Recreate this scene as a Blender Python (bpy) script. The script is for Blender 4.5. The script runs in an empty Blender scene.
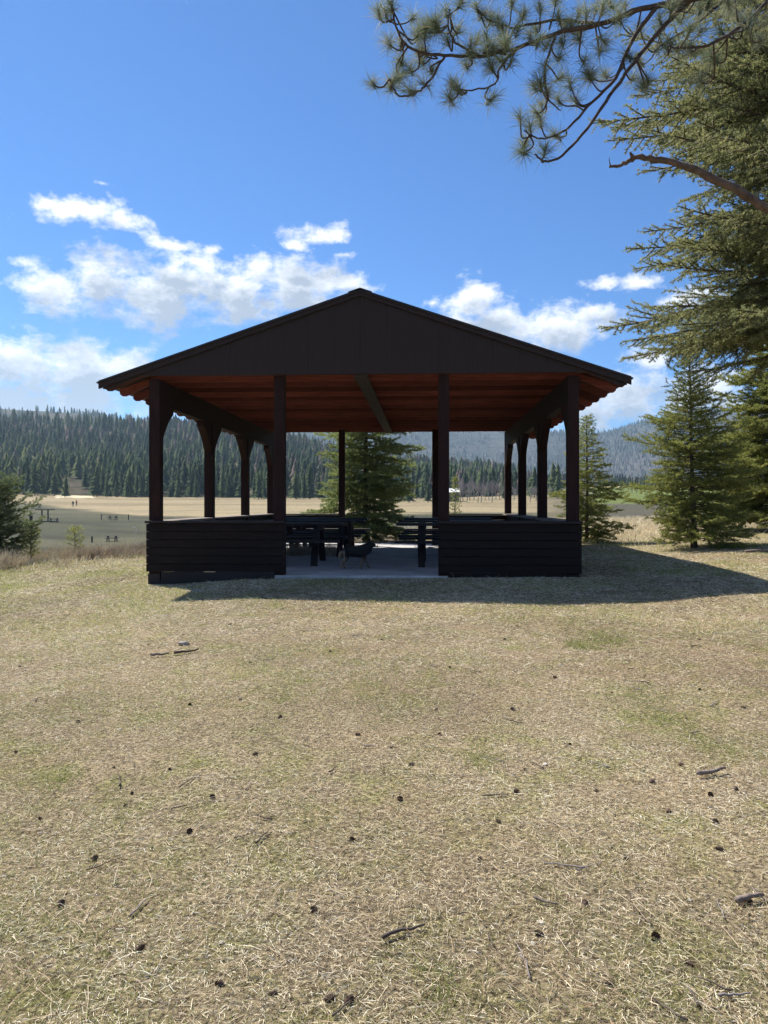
import bpy, math, random
import numpy as np
from mathutils import Vector, Matrix

random.seed(7)
rng = np.random.default_rng(11)
C = bpy.context.scene
COL = C.collection
F = 769.0            # focal length in pixels of the photograph
HZ = 504.0           # row of the horizon
CAMZ = 1.5
FLOOR = 0.40
SX, SY = 0.53, -0.60  # where a shadow falls per metre of height


def P(px, py, d):
    return Vector(((px - 384) * d / F, d, CAMZ + (HZ - py) * d / F))


# ------------------------------------------------------------------ helpers
def tag(o, label=None, cat=None, group=None, kind=None):
    if label: o['label'] = label
    if cat: o['category'] = cat
    if group: o['group'] = group
    if kind: o['kind'] = kind
    return o


def empty(name, loc=(0, 0, 0), rz=0.0):
    o = bpy.data.objects.new(name, None)
    COL.objects.link(o)
    o.location = loc
    o.rotation_euler = (0, 0, rz)
    o.empty_display_size = 0.2
    return o


def link(name, me, mat=None, parent=None, smooth=False):
    o = bpy.data.objects.new(name, me)
    COL.objects.link(o)
    if mat and not me.materials: me.materials.append(mat)
    if parent: o.parent = parent
    if smooth:
        me.polygons.foreach_set('use_smooth', [True] * len(me.polygons))
    return o


def big_mesh(name, verts, faces, attr=None, col=None):
    """verts (n,3), faces (m,k) arrays with constant k; attr = per-vertex float 'v', col per-vertex rgb"""
    verts = np.asarray(verts, dtype=np.float32); faces = np.asarray(faces, dtype=np.int32)
    me = bpy.data.meshes.new(name)
    k = faces.shape[1]; m = faces.shape[0]
    me.vertices.add(len(verts)); me.vertices.foreach_set('co', verts.ravel())
    me.loops.add(m * k); me.loops.foreach_set('vertex_index', faces.ravel())
    me.polygons.add(m)
    me.polygons.foreach_set('loop_start', np.arange(0, m * k, k, dtype=np.int32))
    me.polygons.foreach_set('loop_total', np.full(m, k, dtype=np.int32))
    if attr is not None:
        a = me.attributes.new('v', 'FLOAT', 'POINT'); a.data.foreach_set('value', np.asarray(attr, dtype=np.float32))
    if col is not None:
        a = me.attributes.new('zone', 'FLOAT_COLOR', 'POINT')
        c4 = np.ones((len(verts), 4), dtype=np.float32); c4[:, :3] = col
        a.data.foreach_set('color', c4.ravel())
    me.update(calc_edges=True)
    me.validate()
    return me


class MB:
    """collects shapes of one mesh"""
    def __init__(s): s.v = []; s.f = []
    def add(s, vs, fs):
        b = len(s.v); s.v += [tuple(v) for v in vs]; s.f += [tuple(i + b for i in f) for f in fs]; return s
    def box(s, x0, x1, y0, y1, z0, z1, M=None):
        vs = [Vector(p) for p in ((x0, y0, z0), (x1, y0, z0), (x1, y1, z0), (x0, y1, z0), (x0, y0, z1), (x1, y0, z1), (x1, y1, z1), (x0, y1, z1))]
        if M: vs = [M @ v for v in vs]
        return s.add(vs, [(0, 3, 2, 1), (4, 5, 6, 7), (0, 1, 5, 4), (1, 2, 6, 5), (2, 3, 7, 6), (3, 0, 4, 7)])
    def bar(s, a, b, w, h, up=(0, 0, 1)):
        a = Vector(a); b = Vector(b); d = (b - a).normalized(); u = Vector(up)
        sd = d.cross(u).normalized(); u = sd.cross(d)
        vs = []
        for p in (a, b):
            for q, r in ((-1, -1), (1, -1), (1, 1), (-1, 1)):
                vs.append(p + sd * (q * w / 2) + u * (r * h / 2))
        return s.add(vs, [(0, 3, 2, 1), (4, 5, 6, 7), (0, 1, 5, 4), (1, 2, 6, 5), (2, 3, 7, 6), (3, 0, 4, 7)])
    def prism(s, pts, axis, t0, t1):
        """polygon pts (2D) extruded along axis 'x' or 'y'"""
        n = len(pts); vs = []
        for t in (t0, t1):
            for a, b in pts:
                vs.append((t, a, b) if axis == 'x' else (a, t, b))
        fs = [tuple(range(n - 1, -1, -1)), tuple(range(n, 2 * n))]
        fs += [(i, (i + 1) % n, n + (i + 1) % n, n + i) for i in range(n)]
        return s.add(vs, fs)
    def tube(s, pts, rads, n=8, cap=True):
        pts = [Vector(p) for p in pts]; rings = []
        ref = Vector((0.3, 0.2, 0.93))
        b0 = len(s.v)
        for i, p in enumerate(pts):
            d = (pts[min(i + 1, len(pts) - 1)] - pts[max(i - 1, 0)])
            if d.length < 1e-9: d = Vector((0, 0, 1))
            d.normalize()
            a = d.cross(ref)
            if a.length < 0.05: a = d.cross(Vector((1, 0, 0)))
            a.normalize(); c = d.cross(a)
            for k in range(n):
                t = 2 * math.pi * k / n
                s.v.append(tuple(p + (a * math.cos(t) + c * math.sin(t)) * rads[i]))
        for i in range(len(pts) - 1):
            for k in range(n):
                k2 = (k + 1) % n
                s.f.append((b0 + i * n + k, b0 + i * n + k2, b0 + (i + 1) * n + k2, b0 + (i + 1) * n + k))
        if cap:
            s.f.append(tuple(b0 + k for k in range(n - 1, -1, -1)))
            s.f.append(tuple(b0 + (len(pts) - 1) * n + k for k in range(n)))
        return s
    def mesh(s, name):
        me = bpy.data.meshes.new(name); me.from_pydata(s.v, [], s.f); me.validate()
        import bmesh
        bm = bmesh.new(); bm.from_mesh(me)
        bmesh.ops.recalc_face_normals(bm, faces=bm.faces)
        bm.to_mesh(me); bm.free(); me.update(); return me
    def build(s, name, mat, parent=None, smooth=False, bevel=0.0):
        o = link(name, s.mesh(name), mat, parent, smooth)
        if bevel:
            m = o.modifiers.new('b', 'BEVEL'); m.width = bevel; m.segments = 2; m.limit_method = 'ANGLE'
        return o


# ------------------------------------------------------------------ materials
def new_mat(name):
    m = bpy.data.materials.new(name); m.use_nodes = True
    nt = m.node_tree
    return m, nt, nt.nodes['Principled BSDF'], nt.nodes['Material Output']


def N(nt, t, **kw):
    n = nt.nodes.new(t)
    for k, v in kw.items():
        if k in n.inputs.keys() if isinstance(k, str) else False: n.inputs[k].default_value = v
        else: setattr(n, k, v)
    return n


def noise(nt, vec, scale, detail=6, rough=0.6, dist=0.0):
    n = nt.nodes.new('ShaderNodeTexNoise')
    n.inputs['Scale'].default_value = scale; n.inputs['Detail'].default_value = detail
    n.inputs['Roughness'].default_value = rough; n.inputs['Distortion'].default_value = dist
    if vec is not None: nt.links.new(vec, n.inputs['Vector'])
    return n.outputs['Fac']


def ramp(nt, fac, stops):
    r = nt.nodes.new('ShaderNodeValToRGB'); nt.links.new(fac, r.inputs['Fac'])
    el = r.color_ramp.elements
    while len(el) < len(stops): el.new(0.5)
    for e, (p, c) in zip(el, stops):
        e.position = p; e.color = (c[0], c[1], c[2], 1) if not isinstance(c, (int, float)) else (c, c, c, 1)
    return r.outputs['Color']


def mix(nt, fac, a, b, mode='MIX'):
    m = nt.nodes.new('ShaderNodeMix'); m.data_type = 'RGBA'; m.blend_type = mode
    for i, x in ((0, fac), (6, a), (7, b)):
        if hasattr(x, 'node'): nt.links.new(x, m.inputs[i])
        elif isinstance(x, (int, float)): m.inputs[i].default_value = x
        else: m.inputs[i].default_value = (x[0], x[1], x[2], 1)
    return m.outputs[2]


def math_n(nt, op, a, b=None, clamp=False):
    m = nt.nodes.new('ShaderNodeMath'); m.operation = op; m.use_clamp = clamp
    for i, x in enumerate((a, b)):
        if x is None: continue
        if hasattr(x, 'node'): nt.links.new(x, m.inputs[i])
        else: m.inputs[i].default_value = x
    return m.outputs[0]


def bump(nt, bs, h, strength=0.4, dist=0.01):
    b = nt.nodes.new('ShaderNodeBump'); b.inputs['Strength'].default_value = strength
    b.inputs['Distance'].default_value = dist
    nt.links.new(h, b.inputs['Height']); nt.links.new(b.outputs[0], bs.inputs['Normal'])


def objco(nt, scale=None):
    tc = nt.nodes.new('ShaderNodeTexCoord')
    if scale is None: return tc.outputs['Object']
    mp = nt.nodes.new('ShaderNodeMapping'); mp.inputs['Scale'].default_value = scale
    nt.links.new(tc.outputs['Object'], mp.inputs['Vector'])
    return mp.outputs[0]


def wood(name, dark, light, axis=0, rough=0.75, spec=0.25, worn=None):
    m, nt, bs, _ = new_mat(name)
    sc = [14, 14, 14]; sc[axis] = 0.9
    v = objco(nt, sc)
    n1 = noise(nt, v, 3.0, 8, 0.65, 0.4)
    n2 = noise(nt, objco(nt), 1.6, 4, 0.6)
    c = ramp(nt, n1, [(0.3, dark), (0.7, light)])
    c = mix(nt, math_n(nt, 'MULTIPLY', n2, 0.5), c, dark)
    if worn:
        w = ramp(nt, noise(nt, v, 5.5, 6, 0.7), [(0.56, 0.0), (0.7, 1.0)])
        c = mix(nt, w, c, worn)
    nt.links.new(c, bs.inputs['Base Color'])
    bs.inputs['Roughness'].default_value = rough
    bs.inputs['Specular IOR Level'].default_value = spec
    bump(nt, bs, n1, 0.5, 0.004)
    return m


def plain(name, c1, c2, scale=6, rough=0.8, bumpd=0.004, spec=0.3, metal=0):
    m, nt, bs, _ = new_mat(name)
    n1 = noise(nt, objco(nt), scale, 8, 0.65)
    nt.links.new(ramp(nt, n1, [(0.3, c1), (0.7, c2)]), bs.inputs['Base Color'])
    bs.inputs['Roughness'].default_value = rough; bs.inputs['Metallic'].default_value = metal
    bs.inputs['Specular IOR Level'].default_value = spec
    bump(nt, bs, n1, 0.5, bumpd)
    return m


def leafy(name, stops, trans=0.35, rough=0.6, spec=0.3):
    """foliage/blade material: colour from the per-blade value 'v'"""
    m, nt, bs, out = new_mat(name)
    at = nt.nodes.new('ShaderNodeAttribute'); at.attribute_name = 'v'
    c = ramp(nt, at.outputs['Fac'], stops)
    nt.links.new(c, bs.inputs['Base Color'])
    bs.inputs['Roughness'].default_value = rough; bs.inputs['Specular IOR Level'].default_value = spec
    if trans > 0:
        tr = nt.nodes.new('ShaderNodeBsdfTranslucent'); nt.links.new(c, tr.inputs['Color'])
        mx = nt.nodes.new('ShaderNodeMixShader'); mx.inputs[0].default_value = trans
        nt.links.new(bs.outputs[0], mx.inputs[1]); nt.links.new(tr.outputs[0], mx.inputs[2])
        nt.links.new(mx.outputs[0], out.inputs['Surface'])
    return m


M = {}
M['post'] = wood('stained_post_wood', (0.014, 0.0065, 0.0055), (0.046, 0.016, 0.0125), 2, spec=0.2)
M['beam'] = wood('stained_beam_wood', (0.014, 0.008, 0.0075), (0.032, 0.017, 0.015), 1, spec=0.2)
M['truss'] = wood('red_cedar_truss', (0.10, 0.029, 0.024), (0.27, 0.077, 0.060), 0, spec=0.2)
nt = M['truss'].node_tree; bs = nt.nodes['Principled BSDF']; lk = bs.inputs['Base Color'].links[0]; src = lk.from_socket
oi = nt.nodes.new('ShaderNodeObjectInfo'); nt.links.new(mix(nt, 1.0, src, ramp(nt, oi.outputs['Random'], [(0, .55), (1, 1.4)]), 'MULTIPLY'), bs.inputs['Base Color'])
M['siding'] = wood('dark_board_siding', (0.009, 0.006, 0.0055), (0.024, 0.0135, 0.011), 0, worn=(0.040, 0.023, 0.019), spec=0.2)
M['gable'] = wood('brown_gable_panel', (0.020, 0.011, 0.009), (0.042, 0.023, 0.018), 2, 0.6, spec=0.3)
M['cap'] = wood('weathered_rail_cap', (0.10, 0.075, 0.06), (0.30, 0.24, 0.20), 1, worn=(0.42, 0.37, 0.32))
M['roof'] = plain('brown_metal_roof', (0.018, 0.012, 0.011), (0.026, 0.018, 0.016), 3, 0.5, 0.001, 0.4)
M['table'] = wood('dark_table_wood', (0.018, 0.013, 0.013), (0.042, 0.030, 0.028), 0, 0.7, spec=0.3)
M['iron'] = plain('black_iron', (0.015, 0.015, 0.016), (0.03, 0.03, 0.032), 20, 0.5, 0.001, 0.5)
M['slab'] = plain('worn_concrete', (0.28, 0.265, 0.25), (0.56, 0.53, 0.50), 1.6, 0.85, 0.003)
M['centre'] = wood('grey_green_board', (0.04, 0.032, 0.024), (0.075, 0.058, 0.044), 1)
M['bark'] = plain('fir_bark', (0.055, 0.042, 0.033), (0.14, 0.11, 0.085), 18, 0.9, 0.01)
M['pinebark'] = plain('pine_bark', (0.035, 0.026, 0.021), (0.11, 0.078, 0.060), 22, 0.9, 0.012)
M['deadwood'] = plain('bare_dead_wood', (0.05, 0.034, 0.026), (0.17, 0.12, 0.095), 20, 0.85, 0.006)
M['fir'] = leafy('fir_needles', [(0, (0.09, 0.12, 0.03)), (0.5, (0.25, 0.27, 0.068)), (1, (0.45, 0.44, 0.125))], 0.5)
M['firdark'] = leafy('blue_fir_needles', [(0, (0.055, 0.085, 0.040)), (0.5, (0.14, 0.18, 0.080)), (1, (0.30, 0.33, 0.13))], 0.5)
M['firmid'] = leafy('mid_fir_needles', [(0, (0.08, 0.115, 0.04)), (0.5, (0.23, 0.28, 0.10)), (1, (0.44, 0.47, 0.16))], 0.5)
M['douglas'] = leafy('old_fir_needles', [(0, (0.095, 0.11, 0.042)), (0.5, (0.26, 0.275, 0.115)), (1, (0.48, 0.46, 0.21))], 0.5)
M['pine'] = leafy('long_pine_needles', [(0, (0.08, 0.11, 0.065)), (0.5, (0.19, 0.23, 0.14)), (0.85, (0.36, 0.38, 0.26)), (1, (0.45, 0.36, 0.22))], 0.35, 0.6, 0.2)
M['twig'] = plain('bare_twig', (0.16, 0.13, 0.12), (0.30, 0.26, 0.24), 20, 0.9, 0.002)


# ------------------------------------------------------------------ terrain
COLS = {
    -900: [(0, 0), (12, 0.0), (25, -0.8), (60, -3.5), (110, -3.5), (180, 0), (350, 8), (500, 14)],
    0: [(0, 0), (6, .10), (12, .12), (15, .10), (18, .08), (22, -.15), (27, -.7), (60, -3.2), (80, -3.8), (110, -3.6), (130, -2.9), (180, -.4), (260, 2.85), (350, 6.5), (500, 12)],
    146: [(0, 0), (6, .16), (12, .25), (15, .25), (20, .15), (25, -.1), (30, -.6), (60, -2.9), (80, -3.4), (110, -3.2), (150, -1.9), (190, -.2), (240, 1.2), (350, 5.1), (500, 9)],
    270: [(0, 0), (6, .18), (12, .36), (21, .30), (28, .05), (60, -2.2), (110, -2.4), (150, -1.2), (200, .3), (300, 3.5), (350, 4.6), (500, 8)],
    400: [(0, 0), (6, .19), (12, .378), (21, .36), (30, .30), (45, .1), (70, -.3), (120, -.8), (170, -.1), (230, 1.0), (300, 3.0), (400, 5), (500, 8)],
    620: [(0, 0), (6, .20), (12, .40), (20, .50), (35, .70), (45, .70), (60, .4), (100, -.4), (150, -.7), (200, .2), (250, 1.5), (300, 4.0), (400, 10.3), (500, 13)],
    768: [(0, 0), (6, .22), (12, .50), (20, .78), (30, .95), (45, 1.0), (70, .7), (150, -.4), (250, 1.8), (400, 10.3), (500, 14)],
    1700: [(0, 0), (6, .20), (12, .5), (30, 1.2), (60, 1.5), (150, 1), (250, 3), (400, 12), (500, 16)],
}
_GD = np.concatenate([np.linspace(0, 60, 241), np.geomspace(61, 520, 160)])
_ck = sorted(COLS)
_tab = []
for k in _ck:
    d, z = zip(*COLS[k]); y = np.interp(_GD, d, z)
    # smooth in index space
    ker = np.hanning(13); ker /= ker.sum()
    yp = np.pad(y, 6, mode='edge'); y2 = np.convolve(yp, ker, 'valid'); y2[0] = y[0]
    _tab.append(y2)
_tab = np.array(_tab)
_th = np.array([math.atan((k - 384) / F) for k in _ck])


def vnoise(x, y, s, seed=0):
    """smooth value noise, vectorised"""
    x = np.asarray(x, dtype=float) / s + 1000.3 + seed * 17.7; y = np.asarray(y, dtype=float) / s + 1000.7 + seed * 9.1
    xi = np.floor(x).astype(np.int64); yi = np.floor(y).astype(np.int64); fx = x - xi; fy = y - yi
    fx = fx * fx * (3 - 2 * fx); fy = fy * fy * (3 - 2 * fy)
    def h(a, b):
        n = (a * 374761393 + b * 668265263 + seed * 974711) & 0x7fffffff
        n = ((n ^ (n >> 13)) * 1274126177) & 0x7fffffff
        n = n ^ (n >> 16)
        return (n & 0xffff) / 65535.0
    return (h(xi, yi) * (1 - fx) + h(xi + 1, yi) * fx) * (1 - fy) + (h(xi, yi + 1) * (1 - fx) + h(xi + 1, yi + 1) * fx) * fy


def fbm(x, y, s, seed=0, o=4):
    t = 0; a = 1; w = 0
    for i in range(o):
        t = t + a * vnoise(x, y, s / 2 ** i, seed + i); w += a; a *= .5
    return t / w


def gz(x, y):
    x = np.asarray(x, dtype=float); y = np.asarray(y, dtype=float)
    r = np.hypot(x, y); th = np.arctan2(x, y)
    fr = np.clip(th, _th[0], _th[-1])
    d = np.where(np.abs(th) < 1.0, r * np.cos(np.clip(th, -1.0, 1.0)), r * math.cos(1.0))
    j = np.clip(np.searchsorted(_th, fr) - 1, 0, len(_th) - 2)
    t = (fr - _th[j]) / (_th[j + 1] - _th[j]); t = t * t * (3 - 2 * t)
    gi = np.interp(d, _GD, np.arange(len(_GD)))
    g0 = np.clip(gi.astype(int), 0, len(_GD) - 2); gf = gi - g0
    z0 = _tab[j, g0] * (1 - gf) + _tab[j, g0 + 1] * gf
    z1 = _tab[j + 1, g0] * (1 - gf) + _tab[j + 1, g0 + 1] * gf
    z = z0 * (1 - t) + z1 * t
    back = np.clip((np.abs(th) - 1.1) / 1.0, 0, 1)
    z = z * (1 - back)
    # small undulation; none under the pavilion
    z = z + (fbm(x, y, 2.2, 3, 3) - .5) * 0.05 * np.clip(1 - r / 60, 0, 1) * np.clip(r / 3, 0, 1) + (fbm(x, y, 40, 5, 3) - .5) * np.clip((r - 50) / 250, 0, 1) * 1.0
    return z


def g1(x, y): return float(gz(x, y))


def to_px(x, y, z):
    y = np.maximum(y, 0.1)
    return 384 + x / y * F, HZ - (z - CAMZ) / y * F


def build_ground():
    rad = np.concatenate([[0.05], np.geomspace(0.5, 40, 210), np.geomspace(41.5, 480, 130)])
    a = np.concatenate([np.linspace(-math.pi, -0.75, 60)[:-1], np.linspace(-0.75, 0.75, 380), np.linspace(0.75, math.pi, 60)[1:]])
    R, A = np.meshgrid(rad, a, indexing='ij')
    X = R * np.sin(A); Y = R * np.cos(A); Z = gz(X, Y)
    nr, na = R.shape
    V = np.stack([X, Y, Z], -1).reshape(-1, 3)
    i, j = np.meshgrid(np.arange(nr - 1), np.arange(na - 1), indexing='ij')
    b = (i * na + j).ravel()
    Fc = np.stack([b, b + 1, b + na + 1, b + na], -1)[:, ::-1]
    # base colour by zone, darker across the meadow
    px, py = to_px(V[:, 0], V[:, 1], V[:, 2]); d = np.hypot(V[:, 0], V[:, 1]); yy = V[:, 1]
    dirt = np.clip((fbm(V[:, 0], V[:, 1], 1.7, 141, 5) - .53) * 9, 0, 1) * (d < 24)
    w1 = (fbm(V[:, 0], V[:, 1], 12, 21) - .5); w2 = (fbm(V[:, 0], V[:, 1], 60, 31) - .5)
    c = np.empty((len(V), 3)); c[:] = (0.36, 0.30, 0.205)
    def sm(a, e0, e1): t = np.clip((a - e0) / (e1 - e0), 0, 1); return t * t * (3 - 2 * t)
    def put(mask, colr):
        c[:] = c * (1 - mask[:, None]) + np.array(colr) * mask[:, None]
    put(dirt * .4, (0.23, 0.185, 0.15))
    kn = sm(d + w1 * 6, 17, 22) * (1 - sm(px, 500, 580)); put(kn, (0.25, 0.20, 0.155))
    kn2 = sm(d + w1 * 6, 15, 22) * sm(px, 500, 580); put(kn2, (0.36, 0.295, 0.20))
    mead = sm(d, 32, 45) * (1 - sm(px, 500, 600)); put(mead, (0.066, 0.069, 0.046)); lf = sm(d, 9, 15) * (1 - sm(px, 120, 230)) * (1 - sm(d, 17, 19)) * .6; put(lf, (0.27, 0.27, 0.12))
    bl = np.interp(px, [-300, 0, 40, 90, 140, 200, 270, 330, 500], [499, 503, 504, 510, 516, 518, 517, 514, 513])
    w3 = fbm(V[:, 0] * .4, V[:, 1], 9, 131) - .5
    straw = sm(bl + w2 * 5 + w3 * 5 - py, -1.5, 2) * sm(d, 60, 80) * (1 - sm(px, 540, 600)); put(straw, (0.30, 0.25, 0.18))
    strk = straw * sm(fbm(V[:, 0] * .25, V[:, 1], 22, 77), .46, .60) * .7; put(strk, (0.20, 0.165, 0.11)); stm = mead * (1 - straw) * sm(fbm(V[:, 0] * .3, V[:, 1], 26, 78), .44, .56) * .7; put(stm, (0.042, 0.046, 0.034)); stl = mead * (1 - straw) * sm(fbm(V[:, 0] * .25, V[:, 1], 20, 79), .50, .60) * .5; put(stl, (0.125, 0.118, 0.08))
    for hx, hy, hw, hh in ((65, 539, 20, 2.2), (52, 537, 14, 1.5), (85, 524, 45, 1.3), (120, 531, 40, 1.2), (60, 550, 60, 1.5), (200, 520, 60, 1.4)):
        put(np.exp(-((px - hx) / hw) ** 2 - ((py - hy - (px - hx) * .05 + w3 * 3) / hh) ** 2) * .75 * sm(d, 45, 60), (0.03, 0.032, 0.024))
    dk = (px > 500) * sm(px, 520, 590) * sm(d, 46, 60); put(dk, (0.085, 0.08, 0.066))
    gr = sm(px, 578, 602) * sm(504 + w2 * 3 - py, -1, 1) * sm(d, 100, 150); put(gr, (0.13, 0.165, 0.05))
    pale = sm(487.5 + w2 * 2 - py, -.5, .8) * sm(px, 500, 540) * sm(d, 100, 150); put(pale, (0.45, 0.37, 0.24))
    sand = ((px > 55) & (px < 95) & (py < 497.5 + w2 * 2) & (py > 494) & (d > 100)).astype(float) * .9; put(sand, (0.62, 0.56, 0.46))
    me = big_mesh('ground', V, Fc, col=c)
    m, nt, bs, _ = new_mat('grass_and_litter_ground')
    co = objco(nt)
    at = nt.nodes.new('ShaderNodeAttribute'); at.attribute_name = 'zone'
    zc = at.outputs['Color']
    fine = noise(nt, co, 55, 10, 0.72, 0.2)
    strw = noise(nt, co, 130, 8, 0.7, 0.4)
    med = noise(nt, co, 3.2, 8, 0.65, 0.3)
    bigp = noise(nt, co, 0.55, 5, 0.6)
    hum = noise(nt, objco(nt, (0.035, 0.11, 0.1)), 1.0, 9, 0.7)
    c1 = mix(nt, ramp(nt, fine, [(0.40, 0.0), (0.62, 1.0)]), (0.30, 0.28, 0.27), (1.6, 1.55, 1.45))
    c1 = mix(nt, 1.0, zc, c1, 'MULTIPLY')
    c2 = mix(nt, ramp(nt, med, [(0.46, 0.0), (0.68, 0.8)]), c1, mix(nt, 1.0, c1, (0.68, 0.88, 0.45), 'MULTIPLY'))
    c3 = mix(nt, ramp(nt, bigp, [(0.35, 0.0), (0.7, 0.7)]), c2, mix(nt, 1.0, c2, (0.80, 0.74, 0.70), 'MULTIPLY'))
    c4 = mix(nt, ramp(nt, hum, [(0.35, 0.0), (0.65, 1.0)]), mix(nt, 1.0, c3, (0.86, 0.88, 0.86), 'MULTIPLY'), mix(nt, 1.0, c3, (1.22, 1.16, 1.05), 'MULTIPLY'))
    c5 = mix(nt, ramp(nt, strw, [(0.55, 0.0), (0.68, 0.5)]), c4, mix(nt, 1.0, c4, (1.8, 1.75, 1.6), 'MULTIPLY'))
    nt.links.new(c5, bs.inputs['Base Color'])
    bs.inputs['Roughness'].default_value = 0.95; bs.inputs['Specular IOR Level'].default_value = 0.1
    bump(nt, bs, math_n(nt, 'ADD', fine, strw), 0.9, 0.02)
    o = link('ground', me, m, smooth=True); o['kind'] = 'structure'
    return o


build_ground()


# ------------------------------------------------------------------ hills and mountains
def ridge_mesh(name, prof, d0, d1, d2, zbase, mat, nseed, namp, hump=1.0, pxr=(-1500, 2300), nc=420, nr=90):
    pxs = np.linspace(pxr[0], pxr[1], nc)
    kx, ky = zip(*prof)
    top = np.interp(pxs, kx, ky)
    ker = np.hanning(9); ker /= ker.sum(); top = np.convolve(np.pad(top, 4, mode='edge'), ker, 'valid')
    T = np.linspace(0, 1.25, nr)
    V = []
    D = np.where(T[:, None] <= 1, d0 + (d1 - d0) * T[:, None], d1 + (d2 - d1) * (T[:, None] - 1) / .25) * np.ones(nc)
    PX = pxs[None, :] * np.ones((nr, 1))
    ztop = CAMZ + (HZ - top) * d1 / F
    S = np.clip(T, 0, 1)[:, None]; S = (S ** hump) * (1 - S) + (S * S * (3 - 2 * S)) * S
    Z = zbase + (ztop[None, :] - zbase) * S
    X = (PX - 384) / F * D; Y = D
    n = fbm(X, Y, namp[1], nseed, 5) - .5
    Z = Z + n * namp[0] * np.clip(S * 1.6, 0, 1) * np.clip(1.3 - S * .9, .35, 1)
    Z = np.where(T[:, None] > 1, Z - (T[:, None] - 1) * 4 * (ztop[None, :] * .7), Z)
    Z[0, :] -= 12
    V = np.stack([X, Y, Z], -1).reshape(-1, 3)
    i, j = np.meshgrid(np.arange(nr - 1), np.arange(nc - 1), indexing='ij'); b = (i * nc + j).ravel()
    Fc = np.stack([b, b + 1, b + nc + 1, b + nc], -1)
    me = big_mesh(name, V, Fc)
    o = link(name, me, mat, smooth=True); o['kind'] = 'structure'
    return (X, Y, Z, S)


def hill_mat(name, stops, s1, s2, bd):
    m, nt, bs, _ = new_mat(name); co = objco(nt)
    a = noise(nt, co, s1, 8, 0.65, 0.5); b = noise(nt, co, s2, 6, 0.7)
    c = ramp(nt, a, stops)
    c = mix(nt, 1.0, c, ramp(nt, b, [(0.3, 0.45), (0.7, 1.3)]), 'MULTIPLY')
    nt.links.new(c, bs.inputs['Base Color']); bs.inputs['Roughness'].default_value = 1.0
    bs.inputs['Specular IOR Level'].default_value = 0.0
    bump(nt, bs, b, 0.8, bd)
    return m


hm1 = hill_mat('forest_floor', [(0.35, (0.06, 0.06, 0.04)), (0.6, (0.13, 0.11, 0.08)), (0.75, (0.26, 0.21, 0.15))], 0.012, 0.25, 3)
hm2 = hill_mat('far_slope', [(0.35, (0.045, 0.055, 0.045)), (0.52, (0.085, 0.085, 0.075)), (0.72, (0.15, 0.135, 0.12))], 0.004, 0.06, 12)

H1 = ridge_mesh('hill', [(-1500, 400), (-400, 404), (0, 424), (60, 429), (130, 432), (200, 430), (260, 437), (300, 445), (350, 458), (420, 470), (480, 478), (540, 484), (620, 487), (768, 485), (1100, 470), (2300, 450)],
                330, 900, 1150, 4.5, hm1, 3, (26, 170), 1.1)
H2 = ridge_mesh('hill', [(-1500, 430), (-300, 402), (-60, 404), (10, 411), (70, 415), (120, 420), (180, 426), (250, 440), (330, 462), (430, 480), (2300, 490)],
                1000, 1700, 2100, 15, hm1, 9, (30, 260), 1.0)
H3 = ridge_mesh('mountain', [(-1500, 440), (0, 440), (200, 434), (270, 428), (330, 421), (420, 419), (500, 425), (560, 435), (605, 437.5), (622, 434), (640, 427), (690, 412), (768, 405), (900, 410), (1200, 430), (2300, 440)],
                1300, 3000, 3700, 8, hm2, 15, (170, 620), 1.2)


def sample_grid(G, u, v):
    """u along columns 0..1, v along rows 0..1"""
    X, Y, Z, S = G; nr, nc = X.shape
    a = v * (nr - 1); b = u * (nc - 1); i = np.clip(a.astype(int), 0, nr - 2); j = np.clip(b.astype(int), 0, nc - 2); fa = a - i; fb = b - j
    out = []
    for A in (X, Y, Z):
        out.append((A[i, j] * (1 - fb) + A[i, j + 1] * fb) * (1 - fa) + (A[i + 1, j] * (1 - fb) + A[i + 1, j + 1] * fb) * fa)
    return np.stack(out, -1)


def conifer_template(layers, pts, seed, slim=0.2):
    """unit-height jagged conifer; returns verts, tris"""
    r = np.random.default_rng(seed); V = []; T = []
    for l in range(layers):
        z0 = 0.06 + 0.90 * l / layers; z1 = min(1.0, z0 + 1.75 / layers) if l < layers - 1 else 1.0
        rad = slim * (1 - l / layers) ** 0.85 * r.uniform(.85, 1.1) + 0.012
        b = len(V); V.append((r.normal() * .006, r.normal() * .006, z1))
        off = r.uniform(0, 6.28)
        for k in range(pts * 2):
            a = off + math.pi * k / pts; rr = rad * (r.uniform(.8, 1.25) if k % 2 == 0 else r.uniform(.35, .6))
            V.append((rr * math.cos(a), rr * math.sin(a), z0 + (r.uniform(-.03, .02) if k % 2 == 0 else r.uniform(.03, .06))))
        for k in range(pts * 2):
            T.append((b, b + 1 + k, b + 1 + (k + 1) % (pts * 2)))
    return np.array(V), np.array(T)


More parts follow.
